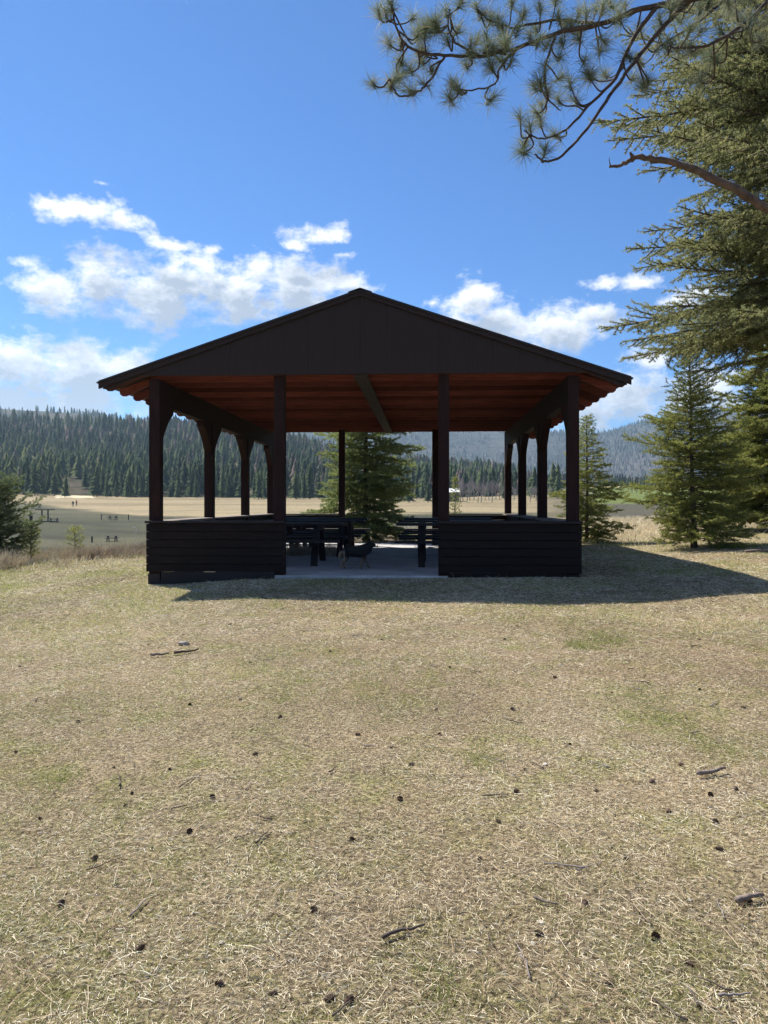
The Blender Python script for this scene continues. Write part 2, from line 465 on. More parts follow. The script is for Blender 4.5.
def forest(name, pos, hs, tmpls, seed, vals, mat, label):
    r = np.random.default_rng(seed); n = len(pos); kind = r.integers(0, len(tmpls), n)
    VV = []; FF = []; AA = []; base = 0
    for t, (tv, tt) in enumerate(tmpls):
        idx = np.nonzero(kind == t)[0]
        if not len(idx): continue
        a = r.uniform(0, 6.28, len(idx)); ca, sa = np.cos(a), np.sin(a); h = hs[idx]; w = h * r.uniform(.8, 1.25, len(idx))
        x = (tv[None, :, 0] * ca[:, None] - tv[None, :, 1] * sa[:, None]) * w[:, None] + pos[idx, 0][:, None]
        y = (tv[None, :, 0] * sa[:, None] + tv[None, :, 1] * ca[:, None]) * w[:, None] + pos[idx, 1][:, None]
        z = tv[None, :, 2] * h[:, None] + pos[idx, 2][:, None] - .3
        VV.append(np.stack([x, y, z], -1).reshape(-1, 3))
        f = tt[None] + (np.arange(len(idx)) * len(tv))[:, None, None] + base
        FF.append(f.reshape(-1, 3)); AA.append(np.repeat(vals[idx], len(tv)) + r.uniform(-.06, .06, len(idx) * len(tv)))
        base += len(idx) * len(tv)
    me = big_mesh(name, np.concatenate(VV), np.concatenate(FF), attr=np.clip(np.concatenate(AA), 0, 1))
    o = link(name, me, mat); tag(o, label, 'forest', None, 'stuff')
    return o


M['forest'] = leafy('conifer_forest_foliage', [(0, (0.024, 0.038, 0.019)), (0.45, (0.062, 0.088, 0.036)), (0.74, (0.14, 0.155, 0.06)), (0.80, (0.10, 0.08, 0.062)), (1, (0.16, 0.128, 0.105))], 0.25, 0.9, 0.05)
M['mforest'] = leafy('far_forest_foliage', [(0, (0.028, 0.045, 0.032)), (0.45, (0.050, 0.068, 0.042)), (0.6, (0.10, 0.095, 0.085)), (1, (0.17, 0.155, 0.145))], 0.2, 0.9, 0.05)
T5 = [conifer_template(6, 5, s, sl) for s, sl in ((1, .20), (2, .26), (3, .17), (4, .30), (5, .23))]
T2 = [conifer_template(3, 4, s, sl) for s, sl in ((1, .20), (2, .26), (3, .17))]


def px_filter(p, lo=-420, hi=1200):
    q = 384 + p[:, 0] / p[:, 1] * F
    return (q > lo) & (q < hi)


# hill forest
r1 = np.random.default_rng(101)
n = 44000
u = r1.uniform(0, 1, n); v = r1.uniform(0.0, .86, n) ** 0.80
p = sample_grid(H1, u, v); keep = px_filter(p)
dens = fbm(p[:, 0], p[:, 1], 90, 41); keep &= (r1.uniform(0, 1, n) < np.clip((dens - .24) * 6, .10, 1))
gap = (np.abs(384 + p[:, 0] / p[:, 1] * F - 72) < 13) & (p[:, 1] < 420); keep &= ~gap
gap2 = (384 + p[:, 0] / p[:, 1] * F > 540) & (p[:, 1] < 440); keep &= ~gap2
p = p[keep]; n = len(p)
hs = (5 + 11 * r1.uniform(0, 1, n) ** 1.3) * (0.75 + .5 * fbm(p[:, 0], p[:, 1], 60, 55)); hs *= np.where(384 + p[:, 0] / p[:, 1] * F > 520, .6, 1)
vals = np.clip(fbm(p[:, 0], p[:, 1], 70, 61) * 1.3 - .3 + r1.normal(0, .13, n), 0, .72)
grey = (fbm(p[:, 0], p[:, 1], 75, 71) > .58) & (r1.uniform(0, 1, n) < .35); vals[grey] = r1.uniform(.8, 1, grey.sum())
grey = r1.uniform(0, 1, n) < .06; vals[grey] = r1.uniform(.8, 1, grey.sum())
forest('forest', p, hs, T5, 5, vals, M['forest'], 'dark conifer wood covering the near hill beyond the meadow')
# farther hill
n = 16000; u = r1.uniform(0, 1, n); v = r1.uniform(0, .86, n); p = sample_grid(H2, u, v)
keep = px_filter(p, -420, 500) & (fbm(p[:, 0], p[:, 1], 150, 43) > .40); p = p[keep]; n = len(p)
vals = np.clip(fbm(p[:, 0], p[:, 1], 80, 61) * .7 + r1.normal(0, .10, n), 0, 1)
forest('forest', p, r1.uniform(9, 17, n), T2, 6, vals, M['forest'], 'thin conifer wood along the bare-topped ridge at the far left')
# mountain
n = 60000; u = r1.uniform(0, 1, n); v = r1.uniform(0, .84, n); p = sample_grid(H3, u, v)
keep = px_filter(p, -250, 1050) & (fbm(p[:, 0], p[:, 1], 260, 47) > r1.uniform(.25, .60, n)); p = p[keep]; n = len(p)
vals = np.clip(fbm(p[:, 0], p[:, 1], 200, 63) * 1.5 - .25 + r1.normal(0, .12, n), 0, 1)
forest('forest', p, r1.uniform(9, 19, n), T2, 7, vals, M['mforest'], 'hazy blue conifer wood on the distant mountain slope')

# individual trees of the forest edge (each a thing)
def tree_mesh(tv, tt, mat_crown, trunk=True):
    pass


edge_meshes = []
M['trunkfar'] = plain('far_trunk', (0.10, 0.07, 0.05), (0.16, 0.12, 0.09), 3, 0.9, 0.002)
for s in range(5):
    tv, tt = conifer_template(9, 6, 30 + s, [.17, .22, .19, .26, .15][s])
    cm = big_mesh('crown', tv, tt, attr=np.clip(rng.uniform(.25, .6) + rng.uniform(-.1, .1, len(tv)), 0, 1)); cm.materials.append(M['forest'])
    tb = MB(); tb.tube([(0, 0, -.03), (0, 0, .5), (0, 0, .93)], [.014, .010, .003], 6); tm = tb.mesh('trunk'); tm.materials.append(M['trunkfar'])
    edge_meshes.append((cm, tm))


def edge_tree(px, d, h, s, label, group, z=None):
    x = (px - 384) / F * d
    zz = g1(x, d) if z is None else z
    r = empty('conifer_tree', (x, d, zz - .1), rng.uniform(0, 6)); r.scale = (h * rng.uniform(.9, 1.15), h * rng.uniform(.9, 1.15), h)
    tag(r, label, 'tree', group)
    cm, tm = edge_meshes[s]
    link('crown', cm, None, r); link('trunk', tm, None, r)
    return r


GL = 'dark conifer in the row at the foot of the wooded hill'
for k in range(150):
    px = rng.uniform(-10, 560)
    if abs(px - 73) < 16 or 452 < px < 503: continue
    d = rng.uniform(292, 345) if px > 250 else rng.uniform(318, 356)
    edge_tree(px, d, rng.uniform(7, 15), rng.integers(0, 5), GL, 'conifers at the foot of the wooded hill')
for px, d, h, s, lb in ((409, 262, 9.5, 3, 'dark rounded conifer standing forward of the forest, seen between the middle posts'),
                        (66, 300, 9, 3, 'dark conifer in the sandy gap of the forest edge, left of the two figures'),
                        (428, 268, 6.5, 1, 'low dark conifer below the white roofed barn')):
    edge_tree(px, d, h, s, lb, None)


# ------------------------------------------------------------------ bare deciduous trees
def bare_tree_mesh(seed, H):
    r = random.Random(seed); mb = MB()
    def grow(p, d, L, rad, lev):
        pts = [p]; n = 4; q = p; dd = d
        for i in range(n):
            dd = (dd + Vector((r.uniform(-.14, .14), r.uniform(-.14, .14), .05))).normalized(); q = q + dd * (L / n); pts.append(q)
        rads = [rad * (1 - .6 * i / n) for i in range(n + 1)]
        mb.tube(pts, rads, 4 if lev else 6, cap=False)
        if lev >= 4: return
        for k in range(5 if lev < 3 else 4):
            t = r.uniform(.3, 1.0); a = pts[int(t * n)]; ax = Vector((r.uniform(-1, 1), r.uniform(-1, 1), r.uniform(.3, 1.2))).normalized()
            grow(a, (dd * .8 + ax * .8).normalized(), L * r.uniform(.45, .65), rad * .45, lev + 1)
    grow(Vector((0, 0, 0)), Vector((0, 0, 1)), H * .5, H * .013, 0)
    return mb.mesh('branches')


M['bare'] = plain('bare_branches', (0.24, 0.21, 0.19), (0.36, 0.32, 0.30), 3, 0.9, 0.001)
bms = []
for s in range(4):
    m_ = bare_tree_mesh(s, 14); m_.materials.append(M['bare']); bms.append(m_)
for k, px in enumerate([456, 460, 463, 467, 470, 474, 478, 481, 485, 489, 492, 496, 500, 530, 536, 541, 546, 514, 522]):
    d = rng.uniform(262, 290); x = (px - 384) / F * d
    o = link('bare_tree', bms[k % 4]); o.location = (x, d, g1(x, d) - .1); o.rotation_euler = (0, 0, rng.uniform(0, 6)); s = rng.uniform(.75, 1.05); o.scale = (s, s, s * (.9 if px < 505 else .6))
    tag(o, 'leafless grey tree in the thicket at the far edge of the meadow', 'tree', 'bare trees at the far edge of the meadow')
for k, px in enumerate([632, 637, 641]):
    d = 330; x = (px - 384) / F * d
    o = link('bare_bush', bms[k]); o.location = (x, d, g1(x, d) - .1); s = .42; o.scale = (s * 1.5, s * 1.5, s)
    tag(o, 'grey leafless bush at the edge of the green field', 'bush', 'grey bushes by the green field')

# ------------------------------------------------------------------ white-roofed barn
M['white'] = plain('white_metal_sheet', (0.70, 0.70, 0.70), (0.82, 0.82, 0.82), 1, 0.5, 0.002)
M['barnwall'] = plain('barn_boards', (0.10, 0.085, 0.075), (0.18, 0.15, 0.13), 2, 0.8, 0.01)
d = 275; x = (447 - 384) / F * d; zb = CAMZ + (HZ - 499) * d / F
b = empty('barn', (x, d, zb - .9), -.15); b.scale = (.62, .7, .66)
tag(b, 'low barn with a white roof in front of the trees, behind the right middle post', 'barn')
MB().box(-6.5, 6.5, 0, 8, 0, 5.2).build('wall', M['barnwall'], b)
rf = MB(); rf.prism([(-1, 4.9), (4, 6.9), (9, 4.9), (9, 5.1), (4, 7.15), (-1, 5.1)], 'x', -7.2, 7.2); rf.build('roof', M['white'], b)
for xx in (-3.5, 2.0):
    MB().box(xx, xx + 1.8, -.06, .05, 0, 2.6).build('door', M['iron'], b)
MB().box(4.6, 5.6, -.06, .05, 1.4, 2.4).build('window', M['iron'], b)

# ------------------------------------------------------------------ far items on the meadow
def at_px(px, py, lo=60, hi=340):
    """point of the ground seen at a pixel"""
    best = None
    for d in np.linspace(lo, hi, 400):
        x = (px - 384) / F * d; z = g1(x, d); q = HZ - (z - CAMZ) / d * F
        if best is None or abs(q - py) < best[0]: best = (abs(q - py), x, d, z)
    return Vector(best[1:])


pdk = plain('dark_weathered_wood', (0.05, 0.04, 0.035), (0.10, 0.08, 0.07), 4, 0.8, 0.002)


def far_table(p, rz, L, label, group=None, name='picnic_table', cat='picnic table'):
    t = empty(name, p, rz); tag(t, label, cat, group)
    MB().box(-L / 2, L / 2, -.38, .38, .71, .77).build('tabletop', pdk, t)
    for s in (-1, 1):
        MB().box(-L / 2, L / 2, s * .75 - .14, s * .75 + .14, .42, .47).build('bench', pdk, t)
        q = MB()
        for e in (-1, 1): q.bar((s * L * .33, e * .62, 0), (s * L * .33, e * .2, .71), .06, .12, (1, 0, 0))
        q.bar((s * L * .33, -.8, .40), (s * L * .33, .8, .40), .06, .1, (0, 0, 1))
        q.build('leg', pdk, t)
    return t


p_ = at_px(45, 521, 100, 240)
t = empty('shade_shelter', p_, .3); tag(t, 'small flat roofed shelter standing alone in the meadow', 'shelter')
MB().box(-1.7, 1.7, -1.2, 1.2, 2.15, 2.32).build('roof', pdk, t)
for sx in (-.55, .55):
    MB().box(sx - .12, sx + .12, -.12, .12, -.1, 2.15).build('post', pdk, t)
MB().box(-.9, .9, -.35, .35, .70, .78).build('tabletop', pdk, t)
t = far_table(at_px(54, 522, 100, 240), .2, 1.8, 'low dark table just right of the shelter in the meadow')
t = far_table(at_px(36, 508.5, 120, 330), .1, 2.6, 'dark table on the straw slope above the shelter in the meadow')
t = far_table(at_px(113, 519.5, 100, 240), .0, 1.9, 'dark picnic table between the two posts of the rail in the meadow')
t = far_table(at_px(112, 541.5, 70, 150), .1, 1.5, 'dark picnic table in the lower green meadow, nearest of the far tables')
p_ = at_px(31, 520, 100, 240)
o = MB().tube([(0, 0, -.05), (0, 0, .8), (0, 0, .86), (0, 0, .95)], [.3, .34, .36, .1], 10).build('litter_bin', pdk, None, True); o.location = p_
tag(o, 'dark round bin at the left of the meadow shelter', 'bin')
p_ = at_px(115, 520, 100, 240)
t = empty('hitching_rail', p_, .05); tag(t, 'long low rail on two posts in the meadow', 'rail')
for sx in (-2.7, 2.7): MB().box(sx - .07, sx + .07, -.07, .07, -.2, 1.15).build('post', pdk, t)
MB().bar((-2.7, 0, 1.05), (2.7, 0, 1.05), .06, .06).build('rail', pdk, t)
p_ = at_px(92, 542.5, 70, 150)
o = MB().box(-.09, .09, -.09, .09, -.2, .8).build('marker_post', pdk, None, False, .02); o.location = p_; tag(o, 'short dark post left of the nearest far picnic table', 'post')
p_ = at_px(134, 534, 70, 170)
hp = [(.45 * math.cos(a), 0, .55 + .55 * math.sin(a)) for a in np.linspace(-1.3, 2.6, 14)]
o = MB().tube(hp, [.025] * 14, 6).build('training_hoop', M['white'], None, True); o.location = p_; tag(o, 'thin pale hoop standing in the green meadow', 'hoop')
t = MB()
import bmesh


def rock_mesh(seed, s):
    bm = bmesh.new(); bmesh.ops.create_icosphere(bm, subdivisions=3, radius=1)
    r = random.Random(seed); o = [Vector((r.uniform(-1, 1), r.uniform(-1, 1), r.uniform(-1, 1))).normalized() for _ in range(9)]
    for v_ in bm.verts:
        k = 1.0
        for q in o:
            dd = v_.co.normalized().dot(q)
            if dd > .72: k = min(k, .72 / dd)
        v_.co *= k * (1 + r.uniform(-.015, .015)); v_.co.x *= s[0]; v_.co.y *= s[1]; v_.co.z *= s[2]
    me = bpy.data.meshes.new('rock'); bm.to_mesh(me); bm.free(); return me


M['rock'] = plain('grey_rock', (0.18, 0.17, 0.15), (0.38, 0.36, 0.32), 25, 0.9, 0.01)
p_ = at_px(125, 548.5, 60, 130)
o = link('boulder', rock_mesh(2, (.5, .35, .25)), M['rock']); o.location = p_; tag(o, 'pale boulder at the near edge of the green meadow', 'boulder')


# small standing people
def skin_figure(name, joints, edges, rad, mat, parent=None, sub=2, root=0):
    me = bpy.data.meshes.new(name); me.from_pydata([tuple(j) for j in joints], edges, [])
    o = link(name, me, mat, parent)
    sk = o.modifiers.new('skin', 'SKIN'); sk.use_smooth_shade = True
    for i, sv in enumerate(me.skin_vertices[0].data if me.skin_vertices else []):
        pass
    return o


def skinned(name, joints, edges, rads, mat, parent=None, root=0, sub=2):
    me = bpy.data.meshes.new(name); me.from_pydata([tuple(j) for j in joints], edges, [])
    tmp = bpy.data.objects.new(name, me); COL.objects.link(tmp)
    tmp.modifiers.new('s', 'SKIN').use_smooth_shade = True
    if not me.skin_vertices:
        me.attributes.new('skin', 'FLOAT', 'POINT') if False else None
        bpy.context.view_layer.objects.active = tmp
        bpy.ops.object.select_all(action='DESELECT') if False else None
        tmp.select_set(True)
        bpy.ops.mesh.customdata_skin_add()
    for i, sv in enumerate(me.skin_vertices[0].data):
        r_ = rads[i]; sv.radius = (r_, r_) if isinstance(r_, (int, float)) else r_
        sv.use_root = (i == root)
    ss = tmp.modifiers.new('sub', 'SUBSURF'); ss.levels = sub; ss.render_levels = sub
    dg = bpy.context.evaluated_depsgraph_get(); dg.update()
    nm = bpy.data.meshes.new_from_object(tmp.evaluated_get(dg))
    bpy.data.objects.remove(tmp); nm.name = name
    nm.materials.clear(); nm.materials.append(mat)
    nm.polygons.foreach_set('use_smooth', [True] * len(nm.polygons))
    o = bpy.data.objects.new(name, nm); COL.objects.link(o)
    if parent: o.parent = parent
    return o


def person(p, rz, label, cloth):
    t = empty('person', p, rz); tag(t, label, 'person', None)
    J = [(0, 0, .95), (0, 0, 1.2), (0, 0, 1.42), (0, 0, 1.52), (0, .02, 1.66), (0, .01, 1.76),
         (.10, 0, .90), (.11, .03, .50), (.11, 0, .08), (.11, .14, .04), (-.10, 0, .90), (-.12, -.02, .50), (-.13, -.06, .08), (-.13, .08, .04),
         (.20, 0, 1.40), (.26, 0, 1.12), (.25, .1, .88), (-.20, 0, 1.40), (-.26, 0, 1.12), (-.25, .08, .88)]
    E = [(0, 1), (1, 2), (2, 3), (3, 4), (4, 5), (0, 6), (6, 7), (7, 8), (8, 9), (0, 10), (10, 11), (11, 12), (12, 13), (2, 14), (14, 15), (15, 16), (2, 17), (17, 18), (18, 19)]
    R = [.15, .14, .15, .06, .10, .07, .10, .07, .05, .045, .10, .07, .05, .045, .07, .05, .04, .07, .05, .04]
    skinned('body', J, E, R, cloth, t)
    return t


m, nt, bs, _ = new_mat('person_red_top')
z_ = nt.nodes.new('ShaderNodeSeparateXYZ'); nt.links.new(objco(nt), z_.inputs[0])
nt.links.new(ramp(nt, math_n(nt, 'DIVIDE', z_.outputs[2], 2.0), [(0.0, (0.03, 0.03, 0.05)), (0.46, (0.03, 0.03, 0.05)), (0.47, (0.28, 0.06, 0.04)), (0.755, (0.28, 0.06, 0.04)), (0.76, (0.4, 0.25, 0.18)), (0.85, (0.05, 0.03, 0.02))]), bs.inputs['Base Color'])
m2, nt, bs, _ = new_mat('person_dark_top')
z_ = nt.nodes.new('ShaderNodeSeparateXYZ'); nt.links.new(objco(nt), z_.inputs[0])
nt.links.new(ramp(nt, math_n(nt, 'DIVIDE', z_.outputs[2], 2.0), [(0.0, (0.04, 0.05, 0.08)), (0.46, (0.04, 0.05, 0.08)), (0.47, (0.05, 0.05, 0.06)), (0.755, (0.05, 0.05, 0.06)), (0.76, (0.4, 0.25, 0.18)), (0.85, (0.05, 0.03, 0.02))]), bs.inputs['Base Color'])
person(at_px(73, 507, 120, 330), .4, 'person in dark clothes standing on the straw slope, left of the pair', m2)
person(at_px(76.5, 506, 120, 330), -.5, 'person in a red top standing on the straw slope, right of the pair', m)

# ------------------------------------------------------------------ pavilion
YAW = -math.radians(2.98)
O = Vector(((361.4 - 384) / F * 11.9, 11.9, FLOOR))
PAV = empty('picnic_pavilion', O, YAW)
tag(PAV, 'open dark brown timber picnic pavilion with a wide gable roof and low board walls', 'pavilion')
HW = 3.23; DEP = 9.04; PW = 0.20; INX = 1.27
ZB = 2.66; ZT = 3.05      # underside and top of the long side beams
PM = Matrix.Translation(O) @ Matrix.Rotation(YAW, 4, 'Z')


def pav(u, v, z=0): return PM @ Vector((u, v, z))


# slab
MB().box(-HW + .12, HW - .12, -.108, DEP + .75, -.45, 0).build('floor_slab', M['slab'], PAV, bevel=.012)


def make_post(u, v, z0, z1, braces=(), sz=PW):
    p = MB().box(u - sz / 2, u + sz / 2, v - sz / 2, v + sz / 2, z0, z1).build('post', M['post'], PAV, bevel=.008)
    for s in braces:
        L = .54; pts = [(v + s * sz / 2, ZB - L), (v + s * sz / 2, ZB), (v + s * (sz / 2 + L), ZB), (v + s * (sz / 2 + L), ZB - .09)]
        A_ = np.array(pts[-1]); B_ = np.array((v + s * (sz / 2 + .03), ZB - L)); Q_ = np.array((v + s * (sz / 2 + .23), ZB - .25))
        pts = pts + [tuple((1 - t) ** 2 * A_ + 2 * t * (1 - t) * Q_ + t * t * B_) for t in np.linspace(0, 1, 8)[1:]]
        q = MB(); q.prism(pts, 'x', u - .07, u + .07); q.build('brace', M['post'], p)
    return p


VS = [0, DEP / 3, 2 * DEP / 3, DEP]
for s in (-1, 1):
    for i, v in enumerate(VS):
        make_post(s * HW, v, .02, ZB if 0 < i < 3 else ZT + .0, [1] if i == 0 else ([-1] if i == 3 else [-1, 1]), .172)
    for v in (0, DEP):
        make_post(s * INX, v, .001, ZT + (.35 if v == 0 else .35), (), .165)
    # side beam butts between the end posts
    MB().box(s * HW - .075, s * HW + .075, .09, DEP - .09, ZB + .002, ZT - .003).build('side_beam', M['beam'], PAV, bevel=.006)
    # metal post shoe
# trusses
EH = 4.0
PITCH = .336             # rise over run
ZE = 3.085               # underside of the chords
APEX = 4.325             # underside of the deck at the ridge
NT = 17
V0, V1 = -.16, DEP + .20


def truss(v):
    q = MB(); y0, y1 = v - .02, v + .02
    e = APEX - PITCH * EH
    half = [(3.40, ZE), (3.80, ZE - .175), (3.90, ZE - .222), (3.96, e - .118), (EH, e - .085), (EH, e - .004), (3.30, ZE + .128)]
    pts = [(-x, z) for x, z in half[::-1]] + half
    q.prism(pts, 'y', y0, y1)
    t = q.build('truss', M['truss'], PAV)
    q = MB(); q.prism([(-3.28, ZE + .13), (3.28, ZE + .13), (0, APEX - .004)], 'y', y0 + .003, y0 + .004)
    for s in (-1, 1):
        q = MB()
        q.prism([(s * 3.29, ZE + .131), (0, APEX - .005), (0, APEX - .13), (s * 2.93, ZE + .131)], 'y', y0 + .003, y1 - .003)
        q.build('top_chord', M['truss'], t)
    q = MB(); q.bar((0, v, ZE + .15), (0, v, APEX - .14), .09, .035, (0, 1, 0))
    for s in (-1, 1):
        q.bar((s * 1.1, v, ZE + .15), (s * .1, v, APEX - .17), .035, .07, (0, 0, 1)); q.bar((s * 1.1, v, ZE + .15), (s * 1.7, v, APEX - .13 - PITCH * 1.7), .035, .07, (0, 0, 1))
    q.build('web', M['truss'], t)


for k in range(NT):
    truss(V0 + .07 + (V1 - V0 - .14) * k / (NT - 1))
# flat centre board running under the chords
MB().box(-.10, .10, V0 + .02, V1 - .02, ZE - .045, ZE - .004).build('centre_board', M['centre'], PAV)
# roof deck + metal
zt0 = APEX - PITCH * EH
RV0, RV1 = V0 - .10, V1 + .12
ro = MB()
for s in (-1, 1):
    e = EH + .075
    ro.prism([(s * e, zt0 - .06 * PITCH), (0, APEX), (0, APEX + .02), (s * e, zt0 - .06 * PITCH + .02)], 'y', RV0, RV1)
    # standing ribs of the sheet metal
    nrib = 24
roof = ro.build('roof', M['roof'], PAV)
rb = MB()
for s in (-1, 1):
    for k in range(25):
        v = RV0 + .03 + (RV1 - RV0 - .06) * k / 24
        rb.bar((s * (EH + .05), v, zt0 + .03 - .05 * PITCH), (s * .06, v, APEX + .03 - .06 * PITCH), .03, .02)
rb.build('rib', M['roof'], roof)
rc = MB(); zz = zt0 + PITCH * EH
rc.prism([(-.18, zz - .18 * PITCH + .042), (0, zz + .042), (.18, zz - .18 * PITCH + .042), (.18, zz - .18 * PITCH + .05), (0, zz + .05), (-.18, zz - .18 * PITCH + .05)], 'y', RV0 - .01, RV1 + .01)
rc.build('ridge_cap', M['roof'], roof)
# gable panels: vertical sheets with narrow seams
for v, sg in ((V0 - .012, -1), (V1 + .012, 1)):
    g = MB()
    gx = [(-9 + i) * .4 for i in range(0, 19)] + [-EH, EH, -3.40, 3.40, 3.9, -3.9]
    gx = sorted(set(round(a, 3) for a in gx if abs(a) <= EH))
    def low(a): a = abs(a); return ZE - .004 if a <= 3.4 else ((ZE - .004) - (a - 3.4) * .425 if a < 3.9 else zt0 - .10)
    for a, b2 in zip(gx[:-1], gx[1:]):
        seam = .001
        a2, b3 = a + seam, b2 - seam
        off = random.uniform(0, .002)
        g.prism([(a2, low(a2)), (b3, low(b3)), (b3, APEX - .006 - PITCH * abs(b3)), (a2, APEX - .006 - PITCH * abs(a2))], 'y', min(v, v + sg * (.02 + off)), max(v, v + sg * (.02 + off)))
    g.build('gable_panel', M['gable'], PAV)
    for s in (-1, 1):
        q = MB(); y0 = v + sg * .028; y1 = v + sg * .062
        q.prism([(s * (EH + .055), zt0 - .10), (s * .0, APEX - .062), (0, APEX + .012), (s * (EH + .055), zt0 + .002)], 'y', min(y0, y1), max(y0, y1))
        q.build('rake_board', M['gable'], PAV)
# low walls
WH = .80


def low_wall(a, b, horiz, out, name='low_wall', bottom=.05):
    """boards fixed to the outer face; a..b range along u (horiz) or v"""
    q = MB(); nb = 6; bh = (WH - bottom) / nb
    for k in range(nb):
        z0 = bottom + k * bh; z1 = z0 + bh - .007; j = random.uniform(-.002, .002)
        if horiz: q.box(a, b, min(out, out + .03) + j, max(out, out + .03) + j, z0, z1)
        else: q.box(min(out, out + .03) + j, max(out, out + .03) + j, a, b, z0, z1)
    # backing studs and inner boards
    for k in range(nb):
        z0 = bottom + k * bh; z1 = z0 + bh - .007
        t = .14 * (-1 if out > 0 else 1) if not horiz else (.14 if out < 1 else -.14)
        if horiz: q.box(a + .02, b - .02, out + t, out + t + .025, z0, z1)
        else: q.box(out + t, out + t + .025, a + .02, b - .02, z0, z1)
    w = q.build(name, M['siding'], PAV, bevel=.003)
    return w


PO = .086
for s in (-1, 1):
    a, b = sorted((s * (HW + PO + .03), s * (INX - .085)))
    w = low_wall(a, b, True, -PO - .035)
    # cap between the posts
    ca, cb = sorted((s * (HW - .09), s * (INX + .086)))
    MB().box(a - .01, b + .01, -PO - .075, -PO + .0, WH + .002, WH + .04).build('rail_cap', M['table'], w, bevel=.004)
    MB().box(ca, cb, -PO + .003, .16, WH + .002, WH + .038).build('rail_cap', M['cap'], w, bevel=.004)
    w = low_wall(a, b, True, DEP + PO + .005)
    MB().box(ca, cb, DEP - .16, DEP + PO + .06, WH + .002, WH + .038).build('rail_cap', M['cap'], w, bevel=.004)
    w = low_wall(PO * -1 - .005, DEP + PO + .005, False, s * (HW + PO) + (.001 if s > 0 else -.031))
    for v0, v1 in zip(VS[:-1], VS[1:]):
        x0, x1 = sorted((s * (HW - .16), s * (HW + .17)))
        MB().box(x0, x1, v0 + .165 if v0 == 0 else v0 + .09, v1 - .165 if v1 == DEP else v1 - .09, WH + .002, WH + .038).build('rail_cap', M['cap'], w, bevel=.004)
# exposed footing under the left front corner
MB().box(-HW + .12, -INX - .06, -.119, -.1095, -.20, .048).build('sill_board', M['table'], PAV)
MB().box(INX + .06, HW - .12, -.119, -.1095, -.20, .048).build('sill_board', M['siding'], PAV)
for s_ in (-1, 1):
    for v_ in VS: MB().box(s_ * HW - .095, s_ * HW + .095, v_ - .095, v_ + .095, -.5, .018).build('footing', M['table'], PAV)


# ------------------------------------------------------------------ picnic tables under the roof
def picnic_table():
    t = empty('picnic_table'); L = 2.15
    q = MB()
    for k in range(5): q.box(-L / 2, L / 2, -.36 + k * .146, -.36 + k * .146 + .138, .71, .75)
    q.build('tabletop', M['table'], t, bevel=.005)
    for s in (-1, 1):
        q = MB()
        for k in range(2): q.box(-L / 2, L / 2, s * .74 - .145 + k * .148, s * .74 - .145 + k * .148 + .14, .42, .46)
        q.build('bench', M['table'], t, bevel=.005)
    for s in (-1, 1):
        q = MB(); x = s * (L / 2 - .46)
        for e in (-1, 1): q.bar((x, e * .66, .0), (x, e * .24, .708), .045, .12, (1, 0, 0))
        q.box(x - .066, x - .025, -.88, .88, .34, .418); q.box(x + .025, x + .07, -.36, .36, .62, .708)
        q.build('leg', M['table'], t)
    return t


def copy_tree(o, parent=None):
    c = o.copy(); COL.objects.link(c); c.parent = parent
    for ch in list(o.children): copy_tree(ch, c)
    return c


PT = picnic_table()
spots = [(1.55, 2.15, 'dark picnic table nearest the camera on the right side of the pavilion floor'),
         (1.52, 4.75, 'dark picnic table in the middle of the right-hand row under the roof'),
         (1.56, 7.35, 'dark picnic table farthest back in the right-hand row under the roof'),
         (-1.60, 2.30, 'dark picnic table behind the dog, nearest in the left-hand row'),
         (-1.40, 4.75, 'dark picnic table in the middle of the left-hand row under the roof'),
         (-1.50, 7.30, 'dark picnic table farthest back in the left-hand row under the roof')]
for i, (u, v, lb) in enumerate(spots):
    o = PT if i == 0 else copy_tree(PT)
    o.location = pav(u, v, .001); o.rotation_euler = (0, 0, YAW + random.uniform(-.02, .02))
    tag(o, lb, 'picnic table', 'picnic tables on the pavilion floor')

# ------------------------------------------------------------------ dog
m, nt, bs, _ = new_mat('dog_coat')
co = objco(nt); sp = nt.nodes.new('ShaderNodeSeparateXYZ'); nt.links.new(co, sp.inputs[0])
nz = noise(nt, co, 14, 5, .6)
hgt = math_n(nt, 'ADD', sp.outputs[2], math_n(nt, 'MULTIPLY', math_n(nt, 'SUBTRACT', nz, .5), .10))
body = ramp(nt, math_n(nt, 'DIVIDE', hgt, .5), [(0.34, (0.15, 0.105, 0.07)), (0.43, (0.006, 0.0055, 0.0055))])
rump = math_n(nt, 'LESS_THAN', sp.outputs[0], -.19)
rumpc = mix(nt, ramp(nt, math_n(nt, 'DIVIDE', hgt, .5), [(0.58, 1.0), (0.70, 0.0)]), body, (0.22, 0.15, 0.10))
c_ = mix(nt, rump, body, rumpc)
fur = noise(nt, co, 90, 4, .7)
c_ = mix(nt, 1.0, c_, ramp(nt, fur, [(0.3, .6), (.7, 1.5)]), 'MULTIPLY')
nt.links.new(c_, bs.inputs['Base Color']); bs.inputs['Roughness'].default_value = .8; bump(nt, bs, fur, .6, .006)
M['muzzle'] = plain('dog_muzzle_fur', (0.20, 0.15, 0.11), (0.30, 0.24, 0.18), 30, .8, .003)
DOG = empty('dog', pav(-.165, 1.05, .001), YAW + .05)
tag(DOG, 'black and tan prick eared dog standing on the pavilion floor beside the left tables', 'dog')
